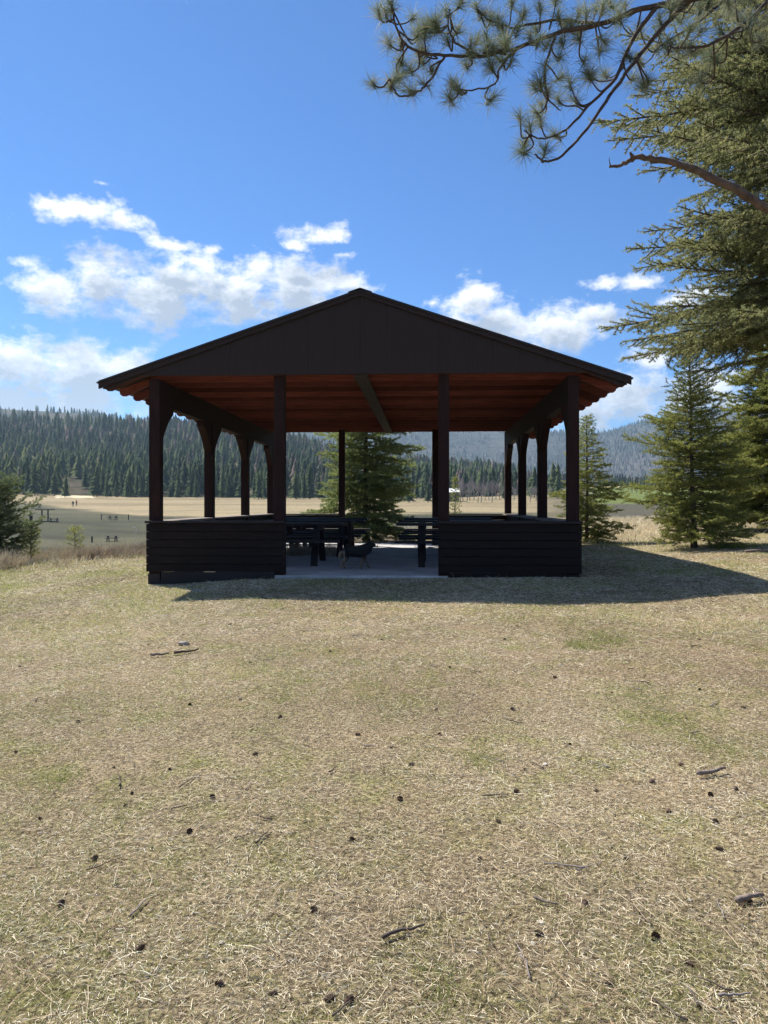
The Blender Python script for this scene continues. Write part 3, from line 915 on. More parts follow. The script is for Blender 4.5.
J = [(-.20, 0, .315), (-.08, 0, .30), (.05, 0, .295), (.145, 0, .320), (.20, 0, .368), (.240, 0, .412), (.285, 0, .405), (.325, 0, .393),
     # hind legs: hip, knee, hock, paw, toe (far, near)
     (-.19, .055, .25), (-.155, .06, .185), (-.225, .06, .105), (-.215, .06, .022), (-.185, .06, .014),
     (-.19, -.055, .25), (-.175, -.06, .18), (-.265, -.06, .11), (-.268, -.06, .022), (-.238, -.06, .014),
     # front legs: shoulder, elbow, wrist, paw, toe
     (.125, .05, .25), (.13, .055, .18), (.175, .055, .10), (.20, .055, .022), (.23, .055, .014),
     (.115, -.05, .25), (.095, -.055, .175), (.082, -.055, .09), (.075, -.055, .022), (.105, -.055, .014),
     # tail hanging
     (-.258, 0, .30), (-.283, 0, .235), (-.290, 0, .165)]
E = [(0, 1), (1, 2), (2, 3), (3, 4), (4, 5), (5, 6), (6, 7), (0, 8), (8, 9), (9, 10), (10, 11), (11, 12), (0, 13), (13, 14), (14, 15), (15, 16), (16, 17),
     (3, 18), (18, 19), (19, 20), (20, 21), (21, 22), (3, 23), (23, 24), (24, 25), (25, 26), (26, 27), (0, 28), (28, 29), (29, 30)]
R = [.100, .104, .118, .116, .096, .062, .038, .026,
     .055, .036, .020, .019, .018, .055, .036, .020, .019, .018,
     .044, .028, .020, .019, .018, .044, .028, .020, .019, .018, .032, .034, .018]
dogb = skinned('body', J, E, R, m, DOG, root=1)
for sy in (-.033, .033):
    ea = MB(); ea.add([(.196, sy - .026, .440), (.252, sy + .026, .440), (.202, sy + .028, .436), (.216, sy * 1.3, .552), (.250, sy - .024, .438)], [(0, 4, 3), (4, 1, 3), (1, 2, 3), (2, 0, 3), (0, 2, 1, 4)])
    ea.build('ear', m, dogb)
co_ = [(.195 + .058 * math.cos(a) * .75, .062 * math.sin(a), .362 - .04 * math.cos(a)) for a in np.linspace(0, 2 * math.pi, 15)]
MB().tube(co_, [.007] * 15, 6).build('collar', M['iron'], DOG, True)
bmx = bmesh.new(); bmesh.ops.create_uvsphere(bmx, u_segments=12, v_segments=8, radius=.011)
me = bpy.data.meshes.new('nose'); bmx.to_mesh(me); bmx.free()
o = link('nose', me, M['iron'], dogb, True); o.location = (.347, 0, .397)
M['eye'] = plain('dog_eye', (.01, .008, .006), (.02, .015, .01), 5, .15, .0)
for sy in (-.036, .036):
    o = link('eye', me.copy(), None, dogb, True); o.data.materials.clear(); o.data.materials.append(M['eye']); o.location = (.270, sy * .85, .425); o.scale = (.7, .7, .7)


# ------------------------------------------------------------------ blade/needle builder
def blades(base, dirs, width, length, vals, curve=0.0, seed=0):
    """thin triangles; base (n,3) dirs (n,3) unit; width,length arrays"""
    r = np.random.default_rng(seed); n = len(base)
    rv = r.normal(size=(n, 3)); sd = np.cross(dirs, rv); sd /= (np.linalg.norm(sd, axis=1, keepdims=True) + 1e-9)
    w = np.broadcast_to(width, (n,))[:, None]; L = np.broadcast_to(length, (n,))[:, None]
    a = base - sd * w / 2; b = base + sd * w / 2; c = base + dirs * L
    V = np.stack([a, b, c], 1).reshape(-1, 3); Fc = np.arange(n * 3).reshape(-1, 3)
    return V, Fc, np.repeat(vals, 3)


def blades4(base, dirs, width, length, vals, bend, seed=0):
    """bent blade of a quad plus tip: 5 vertices, as tris"""
    r = np.random.default_rng(seed); n = len(base)
    rv = r.normal(size=(n, 3)); sd = np.cross(dirs, rv); sd /= (np.linalg.norm(sd, axis=1, keepdims=True) + 1e-9)
    w = np.broadcast_to(width, (n,))[:, None]; L = np.broadcast_to(length, (n,))[:, None]
    mid = base + dirs * L * .5; tip = base + dirs * L * .95 + bend * L
    V = np.stack([base - sd * w / 2, base + sd * w / 2, mid - sd * w * .42, mid + sd * w * .42, tip], 1).reshape(-1, 3)
    b0 = np.arange(n)[:, None] * 5
    Fc = np.concatenate([b0 + np.array([0, 1, 3]), b0 + np.array([0, 3, 2]), b0 + np.array([2, 3, 4])])
    return V, Fc, np.repeat(vals, 5)


def needles_on(segs, spacing, L, W, spread, r, vmean=.5, vsd=.18, seed=0):
    """segs (m,2,3) twig segments; returns arrays for blades"""
    segs = np.asarray(segs); ln = np.linalg.norm(segs[:, 1] - segs[:, 0], axis=1)
    cnt = np.maximum(1, (ln / spacing).astype(int)); idx = np.repeat(np.arange(len(segs)), cnt); n = len(idx)
    t = r.uniform(0, 1, n)[:, None]; p = segs[idx, 0] * (1 - t) + segs[idx, 1] * t
    d = (segs[idx, 1] - segs[idx, 0]) / (ln[idx][:, None] + 1e-9)
    rnd = r.normal(size=(n, 3)); rnd /= np.linalg.norm(rnd, axis=1, keepdims=True)
    dd = d * (1 - spread) + rnd * spread; dd /= np.linalg.norm(dd, axis=1, keepdims=True)
    sv = r.normal(vmean, vsd * .8, len(segs))[idx] + r.normal(0, vsd * .6, n)
    return blades(p, dd, W * r.uniform(.7, 1.3, n), L * r.uniform(.7, 1.3, n), np.clip(sv, 0, 1), seed=seed)


# ------------------------------------------------------------------ conifers close by
def conifer(name, x, y, H, prof, t0, nb, seed, mat, label, lean=(0, 0), sub_sp=.10, nsp=.011, nl=.045, nw=.010, az_pref=None, trunk_r=None, elev=(0.75, -0.05), zoff=0, droop=.12, group=None, cat='tree', sublen=.42, low_ok=True):
    r = random.Random(seed); nr_ = np.random.default_rng(seed)
    z0 = g1(x, y) - .03
    root = empty(name, (x, y, z0)); tag(root, label, cat, group)
    tr = trunk_r or H * .014
    def axis(z):
        t = z / H
        return Vector((lean[0] * t * H * .1 + .02 * H * .1 * math.sin(t * 7 + seed), lean[1] * t * H * .1 + .015 * H * .1 * math.cos(t * 6), z))
    wood_ = MB()
    zz = [H * k / 14 for k in range(15)]
    wood_.tube([axis(z) - Vector((0, 0, .15 if z == 0 else 0)) for z in zz], [tr * ((1 - z / H) ** .85) + .004 + (tr * .35 if z == 0 else 0) for z in zz], 10)
    segs = []; az = 0
    for i in range(nb):
        t = t0 + (1 - t0) * ((i + r.random()) / nb) ** 1.0
        if t > .985: continue
        az += 2.39996 + r.uniform(-.4, .4)
        if az_pref is not None and math.cos(az - az_pref[0]) < az_pref[1] and r.random() < az_pref[2]: continue
        R_ = np.interp(t, [a for a, _ in prof], [b_ for _, b_ in prof]) * (r.uniform(.55, 1.16) if H < 12 else r.uniform(.62, .98)) * (1 + .14 * math.sin(az * 2 + t * 23 + seed))
        e = elev[1] + (elev[0] - elev[1]) * t ** 2 + r.uniform(-.12, .12)
        p = axis(t * H); d = Vector((math.cos(az) * math.cos(e), math.sin(az) * math.cos(e), math.sin(e)))
        nseg = 7; pts = [p]; q = p
        L = R_ / max(.5, math.cos(e))
        for k in range(nseg):
            s = (k + 1) / nseg
            d = (d + Vector((r.uniform(-.09, .09), r.uniform(-.09, .09), (-droop if s < .5 else droop * .9)))).normalized()
            q = q + d * (L / nseg); pts.append(q)
        br = .004 + .0065 * L if H < 12 else .004 + .010 * L
        wood_.tube(pts, [br * (1 - .85 * k / nseg) + .0015 for k in range(nseg + 1)], 5, cap=False)
        ns = max(3, int(L / sub_sp)); side = 1
        for k in range(ns):
            s = .10 + .9 * (k + r.random() * .8) / ns; s = min(s, .995); side = -side
            f = s * nseg; j = min(int(f), nseg - 1); a = pts[j].lerp(pts[j + 1], f - j); ax = (pts[j + 1] - pts[j]).normalized()
            lat = ax.cross(Vector((0, 0, 1))).normalized() * side
            sl = sublen * L * (1 - s) ** .8 * (.35 + .65 * min(1, s * 3)) * r.uniform(.55, 1.15) + .12
            sl = min(sl, 1.3)
            dd = (ax * r.uniform(.55, .9) + lat * r.uniform(.6, 1.0) + Vector((0, 0, r.uniform(-.35, .42) if H < 12 else r.uniform(-.75, .30)))).normalized()
            b1 = a + dd * sl * .5; b2 = b1 + (dd + Vector((0, 0, r.uniform(-.10, .18)))).normalized() * sl * .5
            segs.append((a.lerp(b1, .15), b1)); segs.append((b1, b2))
            if sl > .22:
                wood_.tube([a, b1, b2], [br * .35, br * .25, .001], 3, cap=False)
                m_ = int(sl / .085)
                for w in range(m_):
                    ss = (w + .7) / (m_ + .3); pp = a.lerp(b2, ss); l2 = (sl * .42) * (1 - ss * .75) * r.uniform(.6, 1.2); sd2 = (1 if w % 2 else -1)
                    lat2 = dd.cross(Vector((0, 0, 1))).normalized() * sd2
                    d2 = (dd * .7 + lat2 * .8 + Vector((r.uniform(-.15, .15), r.uniform(-.15, .15), r.uniform(-.45, .35)))).normalized()
                    segs.append((pp, pp + d2 * l2))
        segs.append((pts[-2], pts[-1]))
    segs.append((axis(H * .9), axis(H * 1.0)))
    wood_.build('trunk', M['bark'], root, True)
    sa = np.array([[tuple(a), tuple(b_)] for a, b_ in segs])
    V, Fc, A = needles_on(sa, nsp * .45, nl * 1.15, nw * 1.15, .62, nr_, seed=seed)
    me = big_mesh('crown', V, Fc, attr=A); link('crown', me, mat, root)
    return root, len(A) // 3


cnt = []
# fir seen through the middle of the pavilion
x = (366 - 384) / F * 23.6
cnt.append(conifer('fir_tree', x, 23.6, 6.6, [(0, 1.35), (.08, 1.75), (.3, 1.7), (.6, 1.2), (1, .08)], .05, 205, 3, M['firmid'], 'bushy fir tree seen through the middle opening behind the pavilion', nl=.055, nw=.013, sublen=.5)[1])
# slim fir behind the right posts
x = (587 - 384) / F * 20.2
cnt.append(conifer('fir_tree', x, 20.2, 3.35, [(0, .75), (.15, 1.05), (.35, .92), (.6, .6), (.8, .3), (1, .04)], .05, 130, 5, M['fir'], 'slim fir tree just behind the right front post of the pavilion', nl=.05, nw=.011, sublen=.5)[1])
# young fir in the open on the right
x = (694 - 384) / F * 16.4
cnt.append(conifer('fir_tree', x, 16.4, 4.35, [(0, .9), (.12, 1.2), (.3, 1.25), (.48, 1.22), (.62, .85), (.74, .62), (.84, .36), (.93, .2), (1, .04)], .05, 215, 8, M['fir'], 'young green fir with a bare lower trunk right of the pavilion', lean=(-.25, 0), nl=.042, nw=.010, elev=(.9, .05), sublen=.5)[1])
# denser one at the right edge
x = (775 - 384) / F * 20.5
cnt.append(conifer('fir_tree', x, 20.5, 5.6, [(0, 1.3), (.1, 1.9), (.4, 1.8), (.7, 1.2), (1, .08)], .07, 250, 13, M['fir'], 'wide green fir at the right edge behind the young fir', nl=.052, nw=.013, elev=(.8, 0), sublen=.5)[1])
x = (905 - 384) / F * 22
cnt.append(conifer('fir_tree', x, 22, 7, [(0, 1.5), (.1, 2.2), (.4, 2.0), (.7, 1.3), (1, .08)], .05, 120, 19, M['fir'], 'wide green fir beyond the right edge of the lawn', nl=.055, nw=.014, sublen=.5)[1])
# tall old fir overhead on the right
x = (862 - 384) / F * 13.2
cnt.append(conifer('old_fir_tree', x, 13.2, 17.5, [(0, 2.2), (.22, 2.6), (.26, 4.8), (.30, 5.5), (.35, 4.6), (.5, 4.1), (.64, 3.6), (.8, 2.4), (1, .1)], .225, 400, 29, M['douglas'],
    'tall old fir whose long boughs reach in from the right', az_pref=(math.pi, -.2, .75), elev=(.35, -.02), droop=.05, sub_sp=.085, nsp=.0095, nl=.044, nw=.0105, trunk_r=.26, sublen=.34)[1])
# dark bush at the left edge
x = (-4 - 384) / F * 19
cnt.append(conifer('juniper_bush', x, 19, 2.0, [(0, .75), (.3, .95), (.6, .8), (.85, .45), (1, .1)], .02, 130, 37, M['firdark'], 'dark green evergreen bush at the left edge of the picture', elev=(1.1, .3), nl=.045, nw=.011, sublen=.5, cat='bush')[1])
# two saplings
x = (31 - 384) / F * 19.5
cnt.append(conifer('pine_sapling', x, 19.5, .95, [(0, .28), (.5, .25), (1, .05)], .15, 26, 41, M['fir'], 'small green sapling beside the dark bush on the left', elev=(1.0, .6), nl=.06, nw=.008, nsp=.008, sublen=.3)[1])
x = (75 - 384) / F * 20.5
cnt.append(conifer('pine_sapling', x, 20.5, .85, [(0, .32), (.5, .3), (1, .05)], .25, 16, 43, M['fir'], 'small wispy sapling among the dry brush left of the pavilion', elev=(1.0, .6), nl=.06, nw=.008, nsp=.012, sublen=.3)[1])
x = (455 - 384) / F * 38
cnt.append(conifer('pine_sapling', x, 38, 2.6, [(0, .35), (.5, .3), (1, .05)], .1, 40, 47, M['fir'], 'thin sapling in the meadow just right of the inner right post', elev=(1.0, .5), nl=.07, nw=.014, nsp=.014, sublen=.3)[1])
print('needles', cnt)

# ------------------------------------------------------------------ ponderosa pine overhead
PB = Vector((5.6, 5.6, g1(5.6, 5.6) - .05))
PINE = empty('ponderosa_pine', PB)
tag(PINE, 'long needled pine whose boughs hang across the top right corner', 'tree')


def L_(p): return Vector(p) - PB


def cr(pts, n=6):
    """catmull-rom"""
    P_ = [pts[0]] + list(pts) + [pts[-1]]; out = []
    for i in range(1, len(P_) - 2):
        for k in range(n):
            t = k / n; a, b_, c, d = P_[i - 1], P_[i], P_[i + 1], P_[i + 2]
            out.append(0.5 * ((2 * b_) + (-a + c) * t + (2 * a - 5 * b_ + 4 * c - d) * t * t + (-a + 3 * b_ - 3 * c + d) * t ** 3))
    out.append(P_[-2]); return out


tb = MB(); hh = [0, .5, 2, 4, 6, 9, 12, 15]
tb.tube([Vector((.03 * math.sin(h), .04 * math.cos(h * .7), h)) for h in hh], [.36, .30, .28, .26, .23, .18, .11, .02], 16)
tb.build('trunk', M['pinebark'], PINE, True)
# limbs laid out as (column, row, distance)
LIMBS = [
    ([(1120, -170, 5.6), (950, -90, 5.5), (800, -38, 5.5), (740, -14, 5.5), (687, 0, 5.5), (641, 9, 5.5), (599, 24, 5.45), (556, 33, 5.4), (519, 47, 5.35), (480, 56, 5.3), (445, 55, 5.25), (413, 50, 5.2), (397, 30, 5.2), (391, 4, 5.2)], .036, .006),
    ([(700, -8, 5.55), (678, 12, 5.5), (655, 36, 5.5), (636, 60, 5.45), (610, 96, 5.4), (588, 128, 5.35), (562, 155, 5.3), (545, 161, 5.3), (535, 154, 5.3)], .024, .006),
    ([(660, 4, 5.5), (636, 34, 5.5), (615, 78, 5.5), (588, 106, 5.5), (566, 130, 5.5), (541, 139, 5.45), (524, 130, 5.45)], .020, .005),
    ([(599, 24, 5.45), (570, 20, 5.6), (540, 22, 5.7), (510, 27, 5.7), (487, 18, 5.7), (476, 8, 5.7)], .016, .005),
    ([(519, 47, 5.35), (500, 68, 5.3), (495, 84, 5.3), (475, 90, 5.3), (458, 90, 5.3)], .010, .005),
    ([(480, 56, 5.3), (455, 42, 5.2), (448, 22, 5.15), (450, 10, 5.15)], .010, .005),
    ([(445, 55, 5.25), (430, 80, 5.2), (418, 92, 5.2), (402, 97, 5.2), (393, 88, 5.2), (390, 80, 5.2)], .010, .005),
    ([(740, -14, 5.5), (700, 20, 5.9), (672, 38, 6.0), (655, 50, 6.1)], .016, .005),
    ([(556, 33, 5.4), (545, 70, 5.4), (548, 98, 5.35), (560, 110, 5.3)], .012, .004),
    ([(800, -38, 5.5), (720, -30, 5.9), (640, -22, 6.1), (560, -20, 6.2), (500, -18, 6.1), (440, -25, 6.0)], .035, .008),
    ([(800, -38, 5.5), (760, 10, 5.3), (720, 40, 5.2), (690, 48, 5.2), (668, 46, 5.2)], .02, .006),
]
curves = []
LMB = []
for k, (pp, r0, r1_) in enumerate(LIMBS):
    c = cr([L_(P(*q)) for q in pp], 5); n_ = len(c)
    jit = [Vector((random.uniform(-1, 1), random.uniform(-1, 1), random.uniform(-1, 1))) * .006 for _ in c]
    c = [a + b_ for a, b_ in zip(c, jit)]; curves.append((c, r0, r1_))
    mb = MB(); mb.tube(c, [r0 * .92 + (r1_ - r0 * .92) * (i / (n_ - 1)) ** .7 for i in range(n_)], 7); LMB.append(mb)
allp = [(p_, i) for i, (c, _, _) in enumerate(curves) for p_ in c]
TUFT = [(391, 4, 5.2), (385, 12, 5.2), (388, 42, 5.2), (401, 44, 5.3), (395, 80, 5.2), (391, 86, 5.25), (410, 90, 5.2), (422, 62, 5.4), (424, 84, 5.25), (418, 34, 5.3), (436, 24, 5.1), (446, 12, 5.15), (457, 30, 5.3), (448, 40, 5.3), (458, 88, 5.3), (452, 84, 5.35),
        (470, 48, 5.2), (466, 66, 5.35), (476, 6, 5.7), (484, 14, 5.7), (498, 20, 5.6), (503, 46, 5.5), (512, 58, 5.2), (500, 60, 5.4), (524, 14, 5.7), (530, 36, 5.5), (518, 30, 5.6), (540, 8, 5.6), (548, 44, 5.4), (560, 58, 5.5), (545, 66, 5.35), (534, 86, 5.4), (548, 92, 5.4), (520, 118, 5.45), (530, 126, 5.45), (540, 120, 5.5), (536, 112, 5.4), (558, 100, 5.6),
        (545, 150, 5.3), (556, 136, 5.5), (570, 84, 5.6), (560, 78, 5.5), (578, 40, 5.6), (585, 60, 5.5), (580, 12, 5.7), (600, 50, 5.6), (596, 8, 5.8), (632, 78, 5.7), (642, 84, 5.6), (620, 20, 5.8), (648, 82, 5.5), (605, 75, 5.8), (575, 100, 5.6), (640, 30, 5.9), (660, 30, 6.1), (655, 50, 6.1), (640, 62, 6.0), (680, 20, 6.2), (690, 50, 5.3), (668, 46, 5.3), (700, 10, 6.0), (720, 30, 5.4), (715, 60, 5.4), (740, 20, 5.6), (700, 80, 5.5), (760, 40, 5.5), (500, -15, 6.0), (460, -20, 6), (540, -18, 6.2), (600, -18, 6.1), (650, -20, 6), (410, 70, 5.4), (432, 70, 5.4), (486, 36, 5.4), (566, 26, 5.6), (610, 4, 5.9), (590, 76, 5.7), (730, 5, 6), (750, -5, 5.7), (770, 20, 5.6), (512, 2, 5.6), (556, 0, 5.8), (424, 52, 5.4), (492, 50, 5.3)]
_rt = random.Random(4)
for (pp, _a, _b) in LIMBS:
    for (qa, qb) in zip(pp[:-1], pp[1:]):
        for _k in range(2 if pp is LIMBS[0][0] or pp is LIMBS[9][0] else 1):
            t_ = _rt.random(); a_ = [qa[i] * (1 - t_) + qb[i] * t_ for i in range(3)]
            if a_[0] > 860 or (a_[1] > 60 and _rt.random() < .55): continue
            TUFT.append((a_[0] + _rt.uniform(-26, 22), a_[1] + _rt.uniform(-30, 14), a_[2] + _rt.uniform(-.15, .3)))
tw = MB(); nd_base = []; nd_dir = []; nd_len = []; nd_val = []
rp = np.random.default_rng(77)
for q in TUFT:
    tp = L_(P(*q))
    cand = sorted(allp, key=lambda a: (a[0] - tp).length)
    # a point somewhat back along the limb
    nc_ = cand[0] if (cand[0][0] - tp).length > .10 else cand[min(3, len(cand) - 1)]; near, li = nc_
    d = tp - near
    if d.length > .02:
        sag = Vector((0, 0, -.28 * d.length)); sid = Vector(rp.normal(size=3)) * .16 * d.length
        m1 = near + d * .35 + sag + sid; m2 = near + d * .75 + sag * .8 + sid * .4
        c = cr([near, m1, m2, tp], 4); n_ = len(c)
        LMB[li].tube(c, [.0065 - .0025 * i / n_ for i in range(n_)], 5)
        ax = (c[-1] - c[-3]).normalized()
    else: ax = d.normalized() if d.length > 1e-6 else Vector((-1, 0, .2))
    ax = (ax + Vector((0, 0, .45))).normalized()
    nn = int(rp.integers(150, 250)); sc = rp.uniform(.95, 1.35); tone = rp.normal(.5, .14)
    A = np.array(ax)
    rv = rp.normal(size=(nn, 3)); rv /= np.linalg.norm(rv, axis=1, keepdims=True)
    dd = A * rp.uniform(.0, 1.0, nn)[:, None] + rv * .85; dd /= np.linalg.norm(dd, axis=1, keepdims=True)
    nd_base.append(np.array(tp) + A * rp.uniform(-.06, .02, nn)[:, None]); nd_dir.append(dd); nd_len.append(rp.uniform(.07, .135, nn) * sc)
    vv = np.clip(rp.normal(tone, .15, nn), 0, .86); vv[rp.uniform(0, 1, nn) < .07] = 1.0; nd_val.append(vv)
for mb in LMB: mb.build('limb', M['pinebark'], PINE, True)
nb_ = np.concatenate(nd_base); dr = np.concatenate(nd_dir); ln_ = np.concatenate(nd_len); vl = np.concatenate(nd_val)
V, Fc, A = blades4(nb_, dr, .0021, ln_, vl, np.array([0, 0, -.10]) + rp.normal(0, .05, (len(nb_), 3)), 5)
link('needles', big_mesh('needles', V, Fc, attr=A), M['pine'], PINE)
# bare broken limb
dl = [(1090, 300, 5.9), (880, 262, 6.0), (800, 226, 6.0), (768, 208, 6.0), (735, 190, 6.0), (700, 172, 6.0), (668, 161, 6.0), (645, 158, 6.0), (633, 158, 6.0), (624, 163, 6.0), (611, 167, 6.0)]
mb = MB(); c = [q + Vector((random.uniform(-1, 1), random.uniform(-1, 1), random.uniform(-1, 1))) * .012 for q in cr([L_(P(*q)) for q in dl], 4)]; n_ = len(c)
mb.tube(c, [.036 * (1 - i / (n_ - 1)) ** .8 + .005 + random.uniform(0, .006) for i in range(n_)], 8)
mb.tube([L_(P(633, 158, 6.0)), L_(P(630, 152, 5.97))], [.02, .008], 6)
mb.tube([L_(P(611, 167, 6.0)), L_(P(609, 160, 6.0)), L_(P(610, 156, 6.0))], [.006, .003, .001], 5)
mb.build('dead_limb', M['deadwood'], PINE, True)
# more boughs higher up and on the far side of the trunk, so that the tree is whole
for k in range(9):
    a = rp.uniform(-1.6, 1.2); h = rp.uniform(7, 14); Lb = rp.uniform(1.4, 2.6); b0 = Vector((0, 0, h)); e_ = b0 + Vector((math.cos(a) * Lb, math.sin(a) * Lb, rp.uniform(-.3, .5)))
    c = cr([b0, b0.lerp(e_, .5) + Vector((0, 0, -.15)), e_], 5)
    mb = MB(); mb.tube(c, [.05 * (1 - i / len(c)) + .008 for i in range(len(c))], 6); mb.build('limb', M['pinebark'], PINE, True)
    bs_ = []; ds_ = []
    for j in range(14):
        t_ = rp.uniform(.35, 1); pz = np.array(c[min(len(c) - 1, int(t_ * len(c)))]) + rp.normal(0, .28, 3); rv = rp.normal(size=(90, 3)); rv /= np.linalg.norm(rv, axis=1, keepdims=True)
        bs_.append(np.repeat(pz[None], 90, 0)); ds_.append(rv)
    bs_ = np.concatenate(bs_); ds_ = np.concatenate(ds_)
    V, Fc, A = blades(bs_, ds_, .004, .15, np.clip(rp.normal(.5, .15, len(bs_)), 0, .86)); link('needles', big_mesh('needles', V, Fc, attr=A), M['pine'], PINE)

# ------------------------------------------------------------------ ground cover
def scatter(n, d0, d1, half=0.62, pw=1.0, seed=0, xr=None):
    """points spread over the lawn with a density that thins with distance"""
    r = np.random.default_rng(seed)
    e = 2 - pw; u = r.uniform(0, 1, n)
    y = (d0 ** e + u * (d1 ** e - d0 ** e)) ** (1 / e)
    x = r.uniform(-1, 1, n) * (half * y + .5)
    # keep off the slab
    c_, s_ = math.cos(-YAW), math.sin(-YAW); dx = x - O.x; dy = y - O.y
    uu = dx * c_ - dy * s_; vv = dx * s_ + dy * c_
    k = ~((np.abs(uu) < HW + .26) & (vv > -.17) & (vv < DEP + .78))
    return x[k], y[k], r


M['straw'] = leafy('dry_straw', [(0, (0.10, 0.075, 0.058)), (0.35, (0.50, 0.41, 0.26)), (0.7, (0.82, 0.72, 0.50)), (1, (0.90, 0.86, 0.72))], 0.2, 0.7, 0.25)
M['needlelitter'] = leafy('fallen_pine_needles', [(0, (0.20, 0.11, 0.06)), (0.5, (0.40, 0.28, 0.17)), (1, (0.60, 0.50, 0.34))], 0.1, 0.6, 0.3)
M['grass'] = leafy('green_grass', [(0, (0.14, 0.18, 0.045)), (0.5, (0.32, 0.355, 0.11)), (1, (0.54, 0.51, 0.22))], 0.4, 0.6, 0.25)

# dry straw lying about
x, y, r = scatter(800000, 1.6, 18, pw=1.3, seed=1)
kd = (fbm(x, y, .45, 91, 3) * .6 + fbm(x, y, .12, 92, 2) * .4 - .07 * np.clip((fbm(x, y, 1.7, 141, 5) - .53) * 9, 0, 1) > r.uniform(.20, .64, len(x)))
x, y = x[kd], y[kd]; n = len(x); zz = gz(x, y)
az = r.uniform(0, 6.283, n); el = np.abs(r.normal(.10, .22, n))
dd = np.stack([np.cos(az) * np.cos(el), np.sin(az) * np.cos(el), np.sin(el)], -1)
far = np.clip(y / 6, .8, 2.4)
V, Fc, A = blades4(np.stack([x, y, zz + .004], -1), dd, .0022 * far, r.uniform(.012, .050, n) * (1 + (r.uniform(0, 1, n) < .05) * 1.5) * np.clip(far, .8, 1.5), np.clip(np.where(r.uniform(0, 1, n) < .22, r.uniform(0, .2, n), r.normal(.56, .22, n)) + (fbm(x, y, 1.3, 93) - .5) * .5, 0, 1), np.array([0, 0, -.12]) + r.normal(0, .12, (n, 3)), 3)
tag(link('dry_grass', big_mesh('dry_grass', V, Fc, attr=A), M['straw']), 'short dry straw grass covering the lawn', 'grass', None, 'stuff')
# long fallen pine needles
x, y, r = scatter(12000, 1.6, 11, pw=1.2, seed=2)
n = len(x); zz = gz(x, y); az = r.uniform(0, 6.283, n); el = r.normal(.03, .06, n)
dd = np.stack([np.cos(az) * np.cos(el), np.sin(az) * np.cos(el), np.sin(el)], -1)
V, Fc, A = blades4(np.stack([x, y, zz + r.uniform(.006, .025, n)], -1), dd, .0018, r.uniform(.07, .17, n), np.clip(r.normal(.55, .25, n), 0, 1), r.normal(0, .07, (n, 3)) + np.array([0, 0, -.05]), 4)
tag(link('pine_needle_litter', big_mesh('pine_needle_litter', V, Fc, attr=A), M['needlelitter']), 'long tan fallen pine needles strewn over the near lawn', 'litter', None, 'stuff')
# green grass in patches
x, y, r = scatter(420000, 1.6, 22, pw=1.15, seed=3)
pch = fbm(x, y, 1.1, 95, 4) + .35 * (fbm(x, y, .22, 96, 2) - .5); wl = np.clip((-x / np.maximum(y, 1)) * .14, -.02, .06) + .10 * np.clip((y - 10) / 4, 0, 1) * (x < -2.5)
kd = pch + wl > r.uniform(.46, .80, len(x)); x, y, pch = x[kd], y[kd], pch[kd]
# a few bright tufts
tc = [(604, 650, .32), (580, 655, .15), (640, 700, .25), (668, 720, .2), (440, 962, .10), (60, 770, .12), (715, 745, .2), (480, 755, .15)]
ex, ey, ev = [], [], []
for a, b_, s in tc:
    dth = (CAMZ - .15) * F / (b_ - HZ); xx = (a - 384) / F * dth; k = int(900 * s / .3)
    ex.append(r.normal(xx, s * .45, k)); ey.append(r.normal(dth, s * .7, k)); ev.append(np.full(k, .25))
bright = np.concatenate([np.zeros(len(x)), np.ones(sum(len(a) for a in ex))])
x = np.concatenate([x] + ex); y = np.concatenate([y] + ey); n = len(x); zz = gz(x, y)
az = r.uniform(0, 6.283, n); el = r.uniform(.35, 1.45, n)
dd = np.stack([np.cos(az) * np.cos(el), np.sin(az) * np.cos(el), np.sin(el)], -1); far = np.clip(y / 6, .8, 2.6)
V, Fc, A = blades4(np.stack([x, y, zz - .002], -1), dd, .0024 * far, r.uniform(.015, .045, n) * np.clip(far, .8, 1.6) * (1 + .5 * bright), np.clip(r.normal(.55, .25, n) * (1 - .45 * bright), 0, 1), np.stack([r.normal(0, .25, n), r.normal(0, .25, n), -np.abs(r.normal(.1, .1, n))], -1), 6)
tag(link('green_grass', big_mesh('green_grass', V, Fc, attr=A), M['grass']), 'thin green spring grass growing in patches through the straw', 'grass', None, 'stuff')
# taller dry grass on the rim of the knoll and behind the pavilion
x, y, r = scatter(120000, 14, 48, half=.60, pw=1.0, seed=4)
pxx = 384 + x / y * F
den = np.where(pxx < 330, np.clip((y - 15.5) / 3, 0, 1) * (y < 32), np.clip((y - 17) / 6, 0, 1) * .8)
kd = r.uniform(0, 1, len(x)) < den * np.clip((fbm(x, y, 1.6, 97) - .3) * 3, .1, 1); x, y, pxx = x[kd], y[kd], pxx[kd]; n = len(x); zz = gz(x, y)
az = r.uniform(0, 6.283, n); el = r.uniform(.8, 1.5, n)
dd = np.stack([np.cos(az) * np.cos(el), np.sin(az) * np.cos(el), np.sin(el)], -1)
V, Fc, A = blades4(np.stack([x, y, zz - .01], -1), dd, .010, r.uniform(.08, .24, n), np.clip(r.normal(.5, .25, n) , 0, 1), np.stack([r.normal(0, .3, n), r.normal(0, .3, n), -np.abs(r.normal(.1, .1, n))], -1), 7)
tag(link('tall_dry_grass', big_mesh('tall_dry_grass', V, Fc, attr=A), M['straw']), 'taller pale dry grass along the rim of the knoll', 'grass', None, 'stuff')
